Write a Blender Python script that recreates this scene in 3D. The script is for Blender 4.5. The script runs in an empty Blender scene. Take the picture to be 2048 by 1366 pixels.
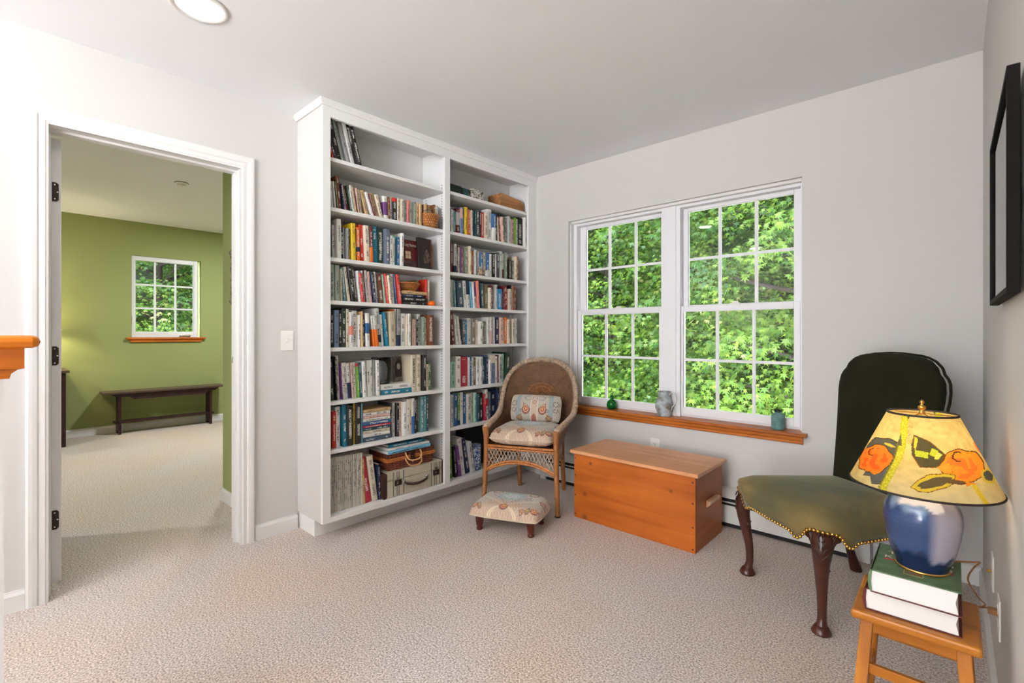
import bpy, math, random
import numpy as np
from mathutils import Vector, Matrix

# ---------------------------------------------------------------- camera, world, exposure
C = bpy.context.scene.collection
sc = bpy.context.scene
cam_data = bpy.data.cameras.new('camera'); cam = bpy.data.objects.new('camera', cam_data); C.objects.link(cam)
cam_data.sensor_width = 36; cam_data.lens = 36 * 960.3 / 2048
cam_data.shift_y = -15.5 / 2048; cam_data.clip_start = 0.02; cam_data.clip_end = 200
YAW = math.atan(882.5 / 960.3)
cam.location = (0, 0, 1.15); cam.rotation_euler = (math.pi / 2, 0, YAW)
sc.camera = cam
sc.view_settings.view_transform = 'Standard'; sc.view_settings.look = 'None'
sc.view_settings.gamma = 1; sc.view_settings.exposure = 0.1
sc.view_settings.use_curve_mapping = False
w = bpy.data.worlds.new('overcast_sky'); sc.world = w; w.use_nodes = True
wn = w.node_tree.nodes; wl = w.node_tree.links
bg = wn['Background']; bg.inputs[1].default_value = 11.0
tc = wn.new('ShaderNodeTexCoord'); sp = wn.new('ShaderNodeSeparateXYZ'); cr = wn.new('ShaderNodeValToRGB')
mp = wn.new('ShaderNodeMapRange'); mp.inputs[1].default_value = -1; mp.inputs[2].default_value = 1
wl.new(tc.outputs['Generated'], sp.inputs[0]); wl.new(sp.outputs[2], mp.inputs[0]); wl.new(mp.outputs[0], cr.inputs[0]); wl.new(cr.outputs[0], bg.inputs[0])
cr.color_ramp.elements[0].position = 0.3; cr.color_ramp.elements[0].color = (2.7, 2.75, 2.85, 1)
cr.color_ramp.elements[1].position = 0.62; cr.color_ramp.elements[1].color = (0.92, 0.97, 1.04, 1)

def area(name, loc, rot, size, power, col=(1, 1, 1), shape='DISK', spread=None):
    l = bpy.data.lights.new(name, 'AREA'); l.shape = shape; l.size = size; l.energy = power; l.color = col
    if spread: l.spread = spread
    o = bpy.data.objects.new(name, l); o.location = loc; o.rotation_euler = rot; C.objects.link(o); return o
# light of the recessed ceiling lamps (one is in view, those behind the camera are added fill)
area('downlight_and_fill', (-2.185, 0.56, 2.425), (0, 0, 0), 0.15, 1.4, (1, 0.97, 0.94))
for q in ((-0.75, -0.6, 2.425), (-2.185, -1.4, 2.425), (-0.75, -2.4, 2.425)):
    area('downlight_and_fill', q, (0, 0, 0), 0.15, 7, (1, 0.97, 0.94))
# unseen uplight added behind the camera to brighten the ceiling
area('added_uplight', (-1.0, -1.9, 1.80), (math.pi, 0, 0), 0.34, 125, (0.96, 0.98, 1))
area('downlight_and_fill', (-5.7, 2.1, 2.47), (0, 0, 0), 0.2, 52, (0.93, 0.96, 1))  # unseen fill light added under the green room ceiling
area('downlight_and_fill', (-5.0, -1.6, 2.47), (0, 0, 0), 0.2, 50, (0.93, 0.96, 1))  # second added fill, over the hidden end of the green room

# ---------------------------------------------------------------- materials
def lin(c):
    return tuple(((v / 255) / 12.92 if v / 255 <= .04045 else ((v / 255 + .055) / 1.055) ** 2.4) for v in c)
MATS = {}
def nmat(name):
    m = bpy.data.materials.new(name); m.use_nodes = True
    MATS[name] = m
    return m, m.node_tree.nodes, m.node_tree.links, m.node_tree.nodes['Principled BSDF']
def mat(name, c, rough=.6, metal=0, spec=.4, bump=0, bscale=200, var=0, vscale=8, sheen=0, trans=0, ior=1.45, c2=None):
    m, n, l, b = nmat(name)
    c = lin(c)
    b.inputs['Base Color'].default_value = (*c, 1); b.inputs['Roughness'].default_value = rough
    b.inputs['Metallic'].default_value = metal; b.inputs['Specular IOR Level'].default_value = spec
    b.inputs['IOR'].default_value = ior
    if sheen: b.inputs['Sheen Weight'].default_value = sheen; b.inputs['Sheen Roughness'].default_value = .45
    if trans: b.inputs['Transmission Weight'].default_value = trans
    tco = n.new('ShaderNodeTexCoord')
    if var or c2:
        nz = n.new('ShaderNodeTexNoise'); nz.inputs['Scale'].default_value = vscale; nz.inputs['Detail'].default_value = 5
        l.new(tco.outputs['Object'], nz.inputs[0])
        r = n.new('ShaderNodeValToRGB'); l.new(nz.outputs[0], r.inputs[0]); l.new(r.outputs[0], b.inputs['Base Color'])
        r.color_ramp.elements[0].position = .35; r.color_ramp.elements[1].position = .65
        a = lin(c2) if c2 else tuple(v * (1 - var) for v in c)
        r.color_ramp.elements[0].color = (*a, 1); r.color_ramp.elements[1].color = (*(c if c2 else tuple(min(1, v * (1 + var)) for v in c)), 1)
    if bump:
        nb = n.new('ShaderNodeTexNoise'); nb.inputs['Scale'].default_value = bscale; nb.inputs['Detail'].default_value = 3
        bp = n.new('ShaderNodeBump'); bp.inputs['Strength'].default_value = bump; bp.inputs['Distance'].default_value = .002
        l.new(tco.outputs['Object'], nb.inputs[0]); l.new(nb.outputs[0], bp.inputs['Height']); l.new(bp.outputs[0], b.inputs['Normal'])
    return m
def wood(name, c1, c2, rough=.35, axis=0, scale=1.0, knots=False):
    m, n, l, b = nmat(name)
    b.inputs['Roughness'].default_value = rough; b.inputs['Specular IOR Level'].default_value = .3
    tco = n.new('ShaderNodeTexCoord'); mpn = n.new('ShaderNodeMapping'); l.new(tco.outputs['Object'], mpn.inputs[0])
    s = [28 * scale] * 3; s[axis] = 1.6 * scale; mpn.inputs['Scale'].default_value = s
    nz = n.new('ShaderNodeTexNoise'); nz.inputs['Scale'].default_value = 1.0; nz.inputs['Detail'].default_value = 8; nz.inputs['Distortion'].default_value = .6
    l.new(mpn.outputs[0], nz.inputs[0])
    r = n.new('ShaderNodeValToRGB'); l.new(nz.outputs[0], r.inputs[0])
    r.color_ramp.elements[0].position = .33; r.color_ramp.elements[0].color = (*lin(c1), 1)
    r.color_ramp.elements[1].position = .68; r.color_ramp.elements[1].color = (*lin(c2), 1)
    out = r.outputs[0]
    nz2 = n.new('ShaderNodeTexNoise'); nz2.inputs['Scale'].default_value = 3.5; l.new(tco.outputs['Object'], nz2.inputs[0])
    mx = n.new('ShaderNodeMix'); mx.data_type = 'RGBA'; mx.blend_type = 'MULTIPLY'; mx.inputs[0].default_value = .55
    l.new(out, mx.inputs[6]); l.new(nz2.outputs[0], mx.inputs[7]); 
    r2 = n.new('ShaderNodeValToRGB'); r2.color_ramp.elements[0].position = .3; r2.color_ramp.elements[0].color = (.72, .66, .6, 1); r2.color_ramp.elements[1].position = .6; r2.color_ramp.elements[1].color = (1.1, 1.1, 1.1, 1)
    l.new(nz2.outputs[0], r2.inputs[0]); l.new(r2.outputs[0], mx.inputs[7]); out = mx.outputs[2]
    if knots:
        for (kx, kz, kr) in knots:
            vm = n.new('ShaderNodeVectorMath'); vm.operation = 'DISTANCE'
            cm = n.new('ShaderNodeMapping'); cm.inputs['Scale'].default_value = (1, 0, 1.0); l.new(tco.outputs['Object'], cm.inputs[0])
            l.new(cm.outputs[0], vm.inputs[0]); vm.inputs[1].default_value = (kx, 0, kz)
            mr = n.new('ShaderNodeMapRange'); mr.inputs[1].default_value = kr * .4; mr.inputs[2].default_value = kr * 1.5
            mr.inputs[3].default_value = .85; mr.inputs[4].default_value = 0; l.new(vm.outputs['Value'], mr.inputs[0])
            m2 = n.new('ShaderNodeMix'); m2.data_type = 'RGBA'; l.new(mr.outputs[0], m2.inputs[0]); l.new(out, m2.inputs[6]); m2.inputs[7].default_value = (*lin((105, 52, 20)), 1)
            out = m2.outputs[2]
    l.new(out, b.inputs['Base Color'])
    bp = n.new('ShaderNodeBump'); bp.inputs['Strength'].default_value = .12; bp.inputs['Distance'].default_value = .001
    l.new(nz.outputs[0], bp.inputs['Height']); l.new(bp.outputs[0], b.inputs['Normal'])
    return m
def painted(name, rough=.8, bump=0, sheen=0):      # colours come from the mesh's own colour attribute
    m, n, l, b = nmat(name); b.inputs['Roughness'].default_value = rough
    a = n.new('ShaderNodeAttribute'); a.attribute_name = 'col'; l.new(a.outputs['Color'], b.inputs['Base Color'])
    if sheen: b.inputs['Sheen Weight'].default_value = sheen
    if bump:
        tco = n.new('ShaderNodeTexCoord')
        nb = n.new('ShaderNodeTexNoise'); nb.inputs['Scale'].default_value = 350; bp = n.new('ShaderNodeBump'); bp.inputs['Strength'].default_value = bump; bp.inputs['Distance'].default_value = .001
        l.new(tco.outputs['Object'], nb.inputs[0]); l.new(nb.outputs[0], bp.inputs['Height']); l.new(bp.outputs[0], b.inputs['Normal'])
    return m

wall_m = mat('wall_paint', (205, 202, 198), .85, bump=.05, bscale=120)
ceil_m = mat('ceiling_paint', (239, 240, 242), .9)
trim_m = mat('white_gloss_paint', (226, 224, 221), .4)
shelf_m = mat('shelf_paint', (236, 235, 233), .5)
vinyl_m = mat('white_vinyl', (232, 232, 234), .35)
green_m = mat('green_wall_paint', (152, 160, 104), .8)
oak_m = wood('oak_orange', (156, 82, 26), (192, 112, 42), .35, axis=0)
oaky_m = wood('oak_orange_long', (176, 84, 22), (218, 122, 44), .35, axis=1)
pine_m = wood('pine_amber', (158, 78, 22), (188, 102, 34), .42, axis=0, scale=.55, knots=((-.304, .16, .014), (-.304, .018, .016), (-.262, .355, .01), (.25, .3, .01)))
pinetop_m = wood('pine_lid_lit', (200, 136, 92), (222, 168, 124), .28, axis=0, scale=.6)  # paler than the front board: window reflection painted into the pine
pineend_m = wood('pine_end', (156, 84, 34), (184, 104, 44), .4, axis=1, scale=.6)
dark_m = mat('dark_mahogany', (62, 30, 20), .3, spec=.6, var=.35, vscale=14)
foot_m = mat('turned_mahogany', (82, 30, 20), .28, spec=.6)
black_m = mat('black_plastic', (22, 22, 22), .4)
slot_m = mat('heater_slot_dark', (26, 24, 22), .6)
heat_m = mat('heater_enamel', (216, 214, 208), .45)
bronze_m = mat('oil_rubbed_bronze', (58, 50, 42), .45, metal=.6)
brass_m = mat('brass', (205, 160, 80), .28, metal=1)
chrome_m = mat('nickel', (200, 200, 198), .2, metal=1)
plate_m = mat('ivory_plastic', (236, 233, 226), .35)
dkwood_m = mat('espresso_wood', (56, 32, 34), .38, var=.25, vscale=10)
dktop_m = mat('espresso_top', (86, 66, 58), .35)
page_m = mat('page_block', (228, 222, 210), .9, var=.06, vscale=200)
pagew_m = mat('page_white', (232, 228, 224), .85, bump=.2, bscale=300)

def carpet():
    m, n, l, b = nmat('carpet_pile'); b.inputs['Roughness'].default_value = .95; b.inputs['Specular IOR Level'].default_value = .1
    b.inputs['Sheen Weight'].default_value = .25
    t = n.new('ShaderNodeTexCoord')
    n1 = n.new('ShaderNodeTexNoise'); n1.inputs['Scale'].default_value = 150; n1.inputs['Detail'].default_value = 2
    n2 = n.new('ShaderNodeTexNoise'); n2.inputs['Scale'].default_value = 1.7; n2.inputs['Detail'].default_value = 3
    for q in (n1, n2): l.new(t.outputs['Object'], q.inputs[0])
    r1 = n.new('ShaderNodeValToRGB'); l.new(n1.outputs[0], r1.inputs[0])
    r1.color_ramp.elements[0].position = .32; r1.color_ramp.elements[0].color = (*lin((138, 123, 114)), 1)
    r1.color_ramp.elements[1].position = .66; r1.color_ramp.elements[1].color = (*lin((230, 217, 209)), 1)
    r2 = n.new('ShaderNodeValToRGB'); l.new(n2.outputs[0], r2.inputs[0])  # broad warm and cool patches: uneven light painted into the carpet colour
    r2.color_ramp.elements[0].position = .35; r2.color_ramp.elements[0].color = (1.0, .93, .84, 1)
    r2.color_ramp.elements[1].position = .65; r2.color_ramp.elements[1].color = (.97, .98, 1, 1)
    mx = n.new('ShaderNodeMix'); mx.data_type = 'RGBA'; mx.blend_type = 'MULTIPLY'; mx.inputs[0].default_value = 1
    l.new(r1.outputs[0], mx.inputs[6]); l.new(r2.outputs[0], mx.inputs[7]); l.new(mx.outputs[2], b.inputs['Base Color'])
    bp = n.new('ShaderNodeBump'); bp.inputs['Strength'].default_value = .7; bp.inputs['Distance'].default_value = .004
    l.new(n1.outputs[0], bp.inputs['Height']); l.new(bp.outputs[0], b.inputs['Normal'])
    return m
carpet_m = carpet()

def glass_pane():
    m = bpy.data.materials.new('window_glass'); m.use_nodes = True; n = m.node_tree.nodes; l = m.node_tree.links
    n.remove(n['Principled BSDF']); out = n['Material Output']
    tr = n.new('ShaderNodeBsdfTransparent'); gl = n.new('ShaderNodeBsdfGlossy'); gl.inputs['Roughness'].default_value = .02
    fr = n.new('ShaderNodeFresnel'); fr.inputs[0].default_value = 1.3; mx = n.new('ShaderNodeMixShader')
    l.new(fr.outputs[0], mx.inputs[0]); l.new(tr.outputs[0], mx.inputs[1]); l.new(gl.outputs[0], mx.inputs[2]); l.new(mx.outputs[0], out.inputs[0])
    return m
glass_m = glass_pane()
def clear_glass():
    m = bpy.data.materials.new('clear_glass'); m.use_nodes = True; n = m.node_tree.nodes; l = m.node_tree.links
    n.remove(n['Principled BSDF']); tr = n.new('ShaderNodeBsdfTransparent'); tr.inputs[0].default_value = (.93, .95, .95, 1); gl = n.new('ShaderNodeBsdfGlossy'); gl.inputs['Roughness'].default_value = .05
    lw = n.new('ShaderNodeLayerWeight'); lw.inputs[0].default_value = .35; mx = n.new('ShaderNodeMixShader')
    l.new(lw.outputs['Fresnel'], mx.inputs[0]); l.new(tr.outputs[0], mx.inputs[1]); l.new(gl.outputs[0], mx.inputs[2]); l.new(mx.outputs[0], n['Material Output'].inputs[0]); return m
clear_m = clear_glass()
greenglass_m = mat('green_glass', (30, 165, 70), .05, trans=.85, ior=1.4)

# ---------------------------------------------------------------- mesh builder
class MB:
    def __init__(s): s.v = []; s.f = []; s.m = []; s.c = None; s.uv = None
    def add(s, vs, fs, mi=0):
        o = len(s.v); s.v += [tuple(p) for p in vs]; s.f += [tuple(i + o for i in f) for f in fs]; s.m += [mi] * len(fs); return s
    def box(s, x0, x1, y0, y1, z0, z1, mi=0):
        return s.add([(x, y, z) for z in (z0, z1) for y in (y0, y1) for x in (x0, x1)],
                     [(0, 2, 3, 1), (4, 5, 7, 6), (0, 1, 5, 4), (2, 6, 7, 3), (0, 4, 6, 2), (1, 3, 7, 5)], mi)
    def tube(s, pts, r, seg=8, closed=False, mi=0, sy=1.0):
        pts = [Vector(p) for p in pts]; n = len(pts); rs = r if hasattr(r, '__len__') else [r] * n
        rings = []; up = None
        for i, p in enumerate(pts):
            if closed: t = pts[(i + 1) % n] - pts[i - 1]
            else: t = pts[min(i + 1, n - 1)] - pts[max(i - 1, 0)]
            t.normalize()
            if up is None:
                up = Vector((0, 0, 1)) if abs(t.z) < .9 else Vector((1, 0, 0))
            a = t.cross(up)
            if a.length < 1e-5: a = t.cross(Vector((1, .3, 0)))
            a.normalize(); up = a.cross(t).normalized()
            rings.append([p + a * (math.cos(k * 2 * math.pi / seg) * rs[i]) + up * (math.sin(k * 2 * math.pi / seg) * rs[i] * sy) for k in range(seg)])
        vs = [q for R in rings for q in R]; fs = []
        for i in range(n if closed else n - 1):
            j = (i + 1) % n
            for k in range(seg): fs.append((i * seg + k, i * seg + (k + 1) % seg, j * seg + (k + 1) % seg, j * seg + k))
        if not closed: fs += [tuple(range(seg))[::-1], tuple((n - 1) * seg + k for k in range(seg))]
        return s.add(vs, fs, mi)
    def lathe(s, prof, seg=32, cx=0, cy=0, mi=0, cap=True):
        vs = []; fs = []
        for r, z in prof:
            for k in range(seg):
                a = 2 * math.pi * k / seg; vs.append((cx + r * math.cos(a), cy + r * math.sin(a), z))
        for i in range(len(prof) - 1):
            for k in range(seg): fs.append((i * seg + k, i * seg + (k + 1) % seg, (i + 1) * seg + (k + 1) % seg, (i + 1) * seg + k))
        if cap:
            fs.append(tuple(range(seg))[::-1]); n = (len(prof) - 1) * seg; fs.append(tuple(n + k for k in range(seg)))
        return s.add(vs, fs, mi)
    def loft(s, rings, closed=True, cap=True, mi=0):
        m = len(rings[0]); vs = [q for R in rings for q in R]; fs = []
        for i in range(len(rings) - 1):
            for k in range(m if closed else m - 1): fs.append((i * m + k, i * m + (k + 1) % m, (i + 1) * m + (k + 1) % m, (i + 1) * m + k))
        if cap and closed: fs += [tuple(range(m))[::-1], tuple((len(rings) - 1) * m + k for k in range(m))]
        return s.add(vs, fs, mi)
    def prism(s, poly, axis, a, b, mi=0):
        def P(u, v, t):
            return {'x': (t, u, v), 'y': (u, t, v), 'z': (u, v, t)}[axis]
        n = len(poly); vs = [P(u, v, a) for u, v in poly] + [P(u, v, b) for u, v in poly]
        fs = [(i, (i + 1) % n, n + (i + 1) % n, n + i) for i in range(n)] + [tuple(range(n))[::-1], tuple(range(n, 2 * n))]
        return s.add(vs, fs, mi)
    def mesh(s, name, mats, smooth=False):
        me = bpy.data.meshes.new(name); me.from_pydata(s.v, [], s.f)
        for m in (mats if isinstance(mats, (list, tuple)) else [mats]): me.materials.append(m)
        if any(s.m): me.polygons.foreach_set('material_index', s.m)
        if smooth: me.polygons.foreach_set('use_smooth', [True] * len(s.f))
        if s.c is not None:
            at = me.color_attributes.new('col', 'FLOAT_COLOR', 'POINT'); at.data.foreach_set('color', np.asarray(s.c, dtype=np.float32).ravel())
        if s.uv is not None:
            uvl = me.uv_layers.new(name='uv'); li = np.zeros(len(me.loops), dtype=np.int32); me.loops.foreach_get('vertex_index', li)
            uvl.data.foreach_set('uv', np.asarray(s.uv, dtype=np.float32)[li].ravel())
        me.validate(); me.update(); return me
    def build(s, name, mats, parent=None, smooth=False, bevel=0, fix=True, angle=None):
        if fix:
            import bmesh
            me = s.mesh(name, mats, smooth); b = bmesh.new(); b.from_mesh(me); bmesh.ops.recalc_face_normals(b, faces=b.faces); b.to_mesh(me); b.free()
        else: me = s.mesh(name, mats, smooth)
        o = bpy.data.objects.new(name, me); C.objects.link(o)
        if parent: o.parent = parent
        if bevel:
            md = o.modifiers.new('bevel', 'BEVEL'); md.width = bevel; md.segments = 2; md.limit_method = 'ANGLE'; md.angle_limit = math.radians(40)
        if smooth and angle:
            me.set_sharp_from_angle(angle=math.radians(angle))
        return o
def tag(o, label, cat, group=None, kind=None):
    if label: o['label'] = label
    if cat: o['category'] = cat
    if group: o['group'] = group
    if kind: o['kind'] = kind
    return o
def struct(name, mb, m, **k):
    o = mb.build(name, m, **k); o['kind'] = 'structure'; return o
def thing(name, label, cat, loc=(0, 0, 0), rz=0, group=None):
    o = bpy.data.objects.new(name, None); o.empty_display_size = .05; C.objects.link(o); o.location = loc; o.rotation_euler = (0, 0, rz)
    return tag(o, label, cat, group)
def box_obj(name, dims, m, parent=None, bevel=0):
    return MB().box(*dims).build(name, m, parent, bevel=bevel)
def text_obj(name, body, m, parent, size, fn, spacing=1.0, extrude=0, width=None):
    cu = bpy.data.curves.new('t', 'FONT'); cu.body = body; cu.size = size; cu.space_character = spacing; cu.extrude = extrude; cu.align_y = 'CENTER'; cu.resolution_u = 2
    to = bpy.data.objects.new('t', cu); C.objects.link(to); dg = bpy.context.evaluated_depsgraph_get(); dg.update()
    me = bpy.data.meshes.new_from_object(to.evaluated_get(dg)); bpy.data.objects.remove(to); bpy.data.curves.remove(cu)
    xs = [v.co.x for v in me.vertices]; ys = [v.co.y for v in me.vertices]; wid = max(xs) - min(xs); x0 = min(xs); yc = (max(ys) + min(ys)) / 2
    k = (width / wid) if width else 1
    for v in me.vertices: v.co = fn((v.co.x - x0) * k, v.co.y - yc, v.co.z)
    me.materials.clear(); me.materials.append(m); me.name = name
    o = bpy.data.objects.new(name, me); C.objects.link(o); o.parent = parent; return o

# ---------------------------------------------------------------- the room
RH = 2.44; GX = -7.2; GC = 2.49
struct('floor', MB().box(GX - .2, .3, -5.6, 3.3, -.05, 0).box(.3, 2.2, -5.6, -2.6, -.05, 0), carpet_m)
struct('ceiling', MB().box(-2.925, .25, -5.6, 3.3, RH, RH + .1).box(.25, 2.2, -5.6, -2.6, RH, RH + .1).box(GX - .2, -2.925, -5.6, 3.3, GC, GC + .1), ceil_m)
DY0, DY1, DZ = .171, .925, 2.05       # door opening
mb = MB()
for (x0, x1, mi) in ((-2.925, -2.865, 0), (-2.985, -2.925, 1)):
    zt = RH + .05 if mi == 0 else GC + .05
    mb.box(x0, x1, -5.6, DY0 - .015, 0, zt, mi).box(x0, x1, DY1 + .015, 3.2, 0, zt, mi).box(x0, x1, DY0 - .015, DY1 + .015, DZ + .015, zt, mi)
struct('wall_left', mb, [wall_m, green_m])
# window wall
WX0, WX1, WZ0, WZ1 = -2.215, -.62, .58, 2.025
mb = MB().box(-2.865, WX0, 3.06, 3.24, 0, RH + .05).box(WX1, .25, 3.06, 3.24, 0, RH + .05).box(WX0, WX1, 3.06, 3.24, 0, WZ0).box(WX0, WX1, 3.06, 3.24, WZ1, RH + .05)
struct('wall_back', mb, wall_m)
struct('wall_right', MB().box(.1, .22, -2.6, 3.06, 0, RH + .05), wall_m)
struct('wall_light_block', MB().box(-2.865, -1.0, -5.72, -5.6, 0, RH + .05), wall_m)  # unseen end wall, its width set to hold back light from behind
# green room
struct('wall_near', MB().box(GX, -2.985, -2.6, -2.5, 0, GC + .05), green_m)
FY0, FY1, FZ0, FZ1 = 1.145, 1.86, 1.105, 2.088
mb = MB().box(GX - .14, GX, -2.6, FY0, 0, GC + .05).box(GX - .14, GX, FY1, 3.3, 0, GC + .05).box(GX - .14, GX, FY0, FY1, 0, FZ0).box(GX - .14, GX, FY0, FY1, FZ1, GC + .05)
struct('wall_far', mb, green_m)
struct('wall_side', MB().box(-3.73, -2.985, 1.095, 3.2, 0, GC + .05), green_m)
struct('wall_end', MB().box(GX, -3.73, 3.1, 3.2, 0, GC + .05), green_m)

def base_prof(t=.013, h=.085): return [(0, 0), (t, 0), (t, h * .78), (t * .45, h * .93), (t * .45, h), (0, h)]
def baseboard(name, x0, y0, x1, y1, nx, ny, h=.085):
    mb = MB(); pr = base_prof(h=h); rings = []
    for (x, y) in ((x0, y0), (x1, y1)): rings.append([(x + nx * d, y + ny * d, z) for d, z in pr])
    mb.loft(rings); return struct(name, mb, trim_m)
baseboard('baseboard_left', -2.865, -2.6, -2.865, .1, 1, 0)
baseboard('baseboard_left_return', -2.865, .998, -2.865, 1.233, 1, 0)
baseboard('baseboard_right', .1, -2.6, .1, 3.06, -1, 0)
baseboard('baseboard_back', -.3, 3.06, .1, 3.06, 0, -1)
baseboard('baseboard_back_left', -2.54, 3.06, -2.43, 3.06, 0, -1)
baseboard('baseboard_far', GX, -2.5, GX, 3.1, 1, 0)
baseboard('baseboard_side', -3.73, 1.095, -2.985, 1.095, 0, -1)
baseboard('baseboard_side_return', -3.73, 1.082, -3.73, 3.1, -1, 0)

# door casing: moulded profile swept round the opening
cas = [(0, 0), (0, .012), (.008, .013), (.011, .016), (.03, .014), (.036, .019), (.05, .021), (.062, .021), (.07, .016), (.07, 0)]
mb = MB()
rings = []
for (y, z, sy, sz) in ((DY0, 0, -1, 0), (DY0, DZ, -1, 1), (DY1, DZ, 1, 1), (DY1, 0, 1, 0)):
    rings.append([(-2.865 + d, y + sy * a, z + sz * a) for a, d in cas])
mb.loft(rings); struct('trim_1', mb, trim_m)
mb = MB().box(-3.0, -2.862, DY0 - .015, DY0, 0, DZ + .015).box(-3.0, -2.862, DY1, DY1 + .015, 0, DZ + .015).box(-3.0, -2.862, DY0, DY1, DZ, DZ + .015)
mb.box(-2.945, -2.91, DY0, DY0 + .01, 0, DZ).box(-2.945, -2.91, DY1 - .01, DY1, 0, DZ).box(-2.945, -2.91, DY0 + .01, DY1 - .01, DZ - .01, DZ)
struct('trim_2', mb, trim_m)
box_obj('strike_plate', (-2.982, -2.955, DY1 - .0015, DY1 + .002, .985, 1.02), bronze_m, None); tag(bpy.data.objects['strike_plate'], 'small dark bronze strike plate on the right door jamb', 'latch plate')
# open door
d = bpy.data.objects.new('door_1', None); C.objects.link(d); d.location = (-2.985, .187, 0); d['kind'] = 'structure'
box_obj('slab', (-.76, 0, 0, .034, .03, 2.03), trim_m, d, .002)
for z in (.31, 1.05, 1.79):
    h = MB(); 
    pts = [(0, -.043), (.015, -.043), (.0225, -.035), (.0225, .035), (.015, .043), (0, .043)]
    h.prism([(y + .003, zz) for y, zz in pts], 'x', 0, .0025); ho = h.build('hinge', bronze_m, d); ho.location = (0, 0, z)
    s_ = MB()
    for (y, zz) in ((.009, .032), (.018, 0), (.009, -.032)): s_.add([(.0026, y + .003 + .0032 * math.cos(a), zz + .0032 * math.sin(a)) for a in np.arange(8) * math.pi / 4] + [(.0034, y + .003, zz)], [(i, (i + 1) % 8, 8) for i in range(8)])
    s_.build('screw', chrome_m, ho)

# ---------------------------------------------------------------- windows
def muntins(mb, x0, x1, z0, z1, xs, zs, y0, y1, w=.017):
    for x in xs: mb.box(x - w / 2, x + w / 2, y0, y1, z0, z1)
    for z in zs: mb.box(x0, x1, y0 + .001, y1 - .001, z - w / 2, z + w / 2)
def dh_window(name, X0, X1, lo, up, mx, mu):
    e = bpy.data.objects.new(name, None); C.objects.link(e); e['kind'] = 'structure'; e.location = (0, 0, 0)
    mb = MB().box(X0, X0 + .028, 3.12, 3.21, .598, 2.02).box(X1 - .012, X1, 3.12, 3.21, .598, 2.02).box(X0 + .028, X1 - .012, 3.12, 3.21, 1.99, 2.02).box(X0 + .028, X1 - .012, 3.14, 3.21, .598, .612)
    mb.build('window_frame', vinyl_m, e, bevel=.002)
    a, b, z0, z1 = lo
    s = MB().box(X0 + .03, a, 3.13, 3.155, .612, 1.335).box(b, X1 - .014, 3.13, 3.155, .612, 1.335).box(a, b, 3.13, 3.155, .612, z0).box(a, b, 3.13, 3.155, z1, 1.335)
    so = s.build('lower_sash', vinyl_m, e, bevel=.003)
    g = MB(); muntins(g, a, b, z0, z1, mx, (.978,), 3.137, 3.149); g.build('muntin', vinyl_m, so)
    MB().box(a, b, 3.142, 3.145, z0, z1).build('pane', glass_m, so)
    cx = (a + b) / 2
    lk = MB().box(cx - .03, cx + .03, 3.133, 3.153, 1.335, 1.343).prism([(cx - .022, 1.343), (cx - .012, 1.354), (cx + .016, 1.354), (cx + .022, 1.343)], 'y', 3.136, 3.15).build('sash_lock', plate_m, so, bevel=.001)
    a, b, z0, z1 = up
    s = MB().box(X0 + .03, a, 3.165, 3.19, z0 - .03, 1.99).box(b, X1 - .014, 3.165, 3.19, z0 - .03, 1.99).box(a, b, 3.165, 3.19, z0 - .03, z0).box(a, b, 3.165, 3.19, z1, 1.99)
    so = s.build('upper_sash', vinyl_m, e, bevel=.003)
    g = MB(); muntins(g, a, b, z0, z1, mu, (1.646,), 3.172, 3.184); g.build('muntin', vinyl_m, so)
    MB().box(a, b, 3.177, 3.18, z0, z1).build('pane', glass_m, so)
    return e
dh_window('window_1', -2.205, -1.462, (-2.142, -1.498, .662, 1.295), (-2.12, -1.499, 1.341, 1.965), (-1.924, -1.703), (-1.914, -1.697))
dh_window('window_2', -1.371, -.628, (-1.326, -.676, .662, 1.295), (-1.307, -.683, 1.341, 1.965), (-1.108, -.891), (-1.104, -.887))
struct('trim_3', MB().box(-1.462, -1.371, 3.115, 3.21, .598, 2.02), vinyl_m, bevel=.002)
struct('trim_4', MB().box(WX0, WX1, 3.085, 3.21, 2.008, 2.03).box(WX0 - .002, WX0 + .01, 3.085, 3.21, .598, 2.02).box(WX1 - .008, WX1 + .002, 3.085, 3.21, .598, 2.02), trim_m)
# oak stool and apron under the window pair
stool = [(3.215, .578), (3.215, .598), (3.02, .598), (3.012, .592), (3.012, .584), (3.02, .578)]
mb = MB(); mb.prism(stool, 'x', -2.24, -.592); apr = [(3.06, .578), (3.03, .578), (3.033, .56), (3.042, .548), (3.042, .54), (3.06, .535)]
so = bpy.data.objects.new('window_sill', None); C.objects.link(so); so['kind'] = 'structure'
so.name = 'trim_5'
MB().prism(stool, 'x', -2.24, -.592).build('window_sill', oak_m, so, bevel=.002)
mb2 = MB().prism([(3.06, .578), (3.028, .578), (3.03, .562), (3.038, .552), (3.038, .542), (3.044, .536), (3.06, .536)], 'x', -2.22, -.612); mb2.build('apron', oak_m, so)
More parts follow.
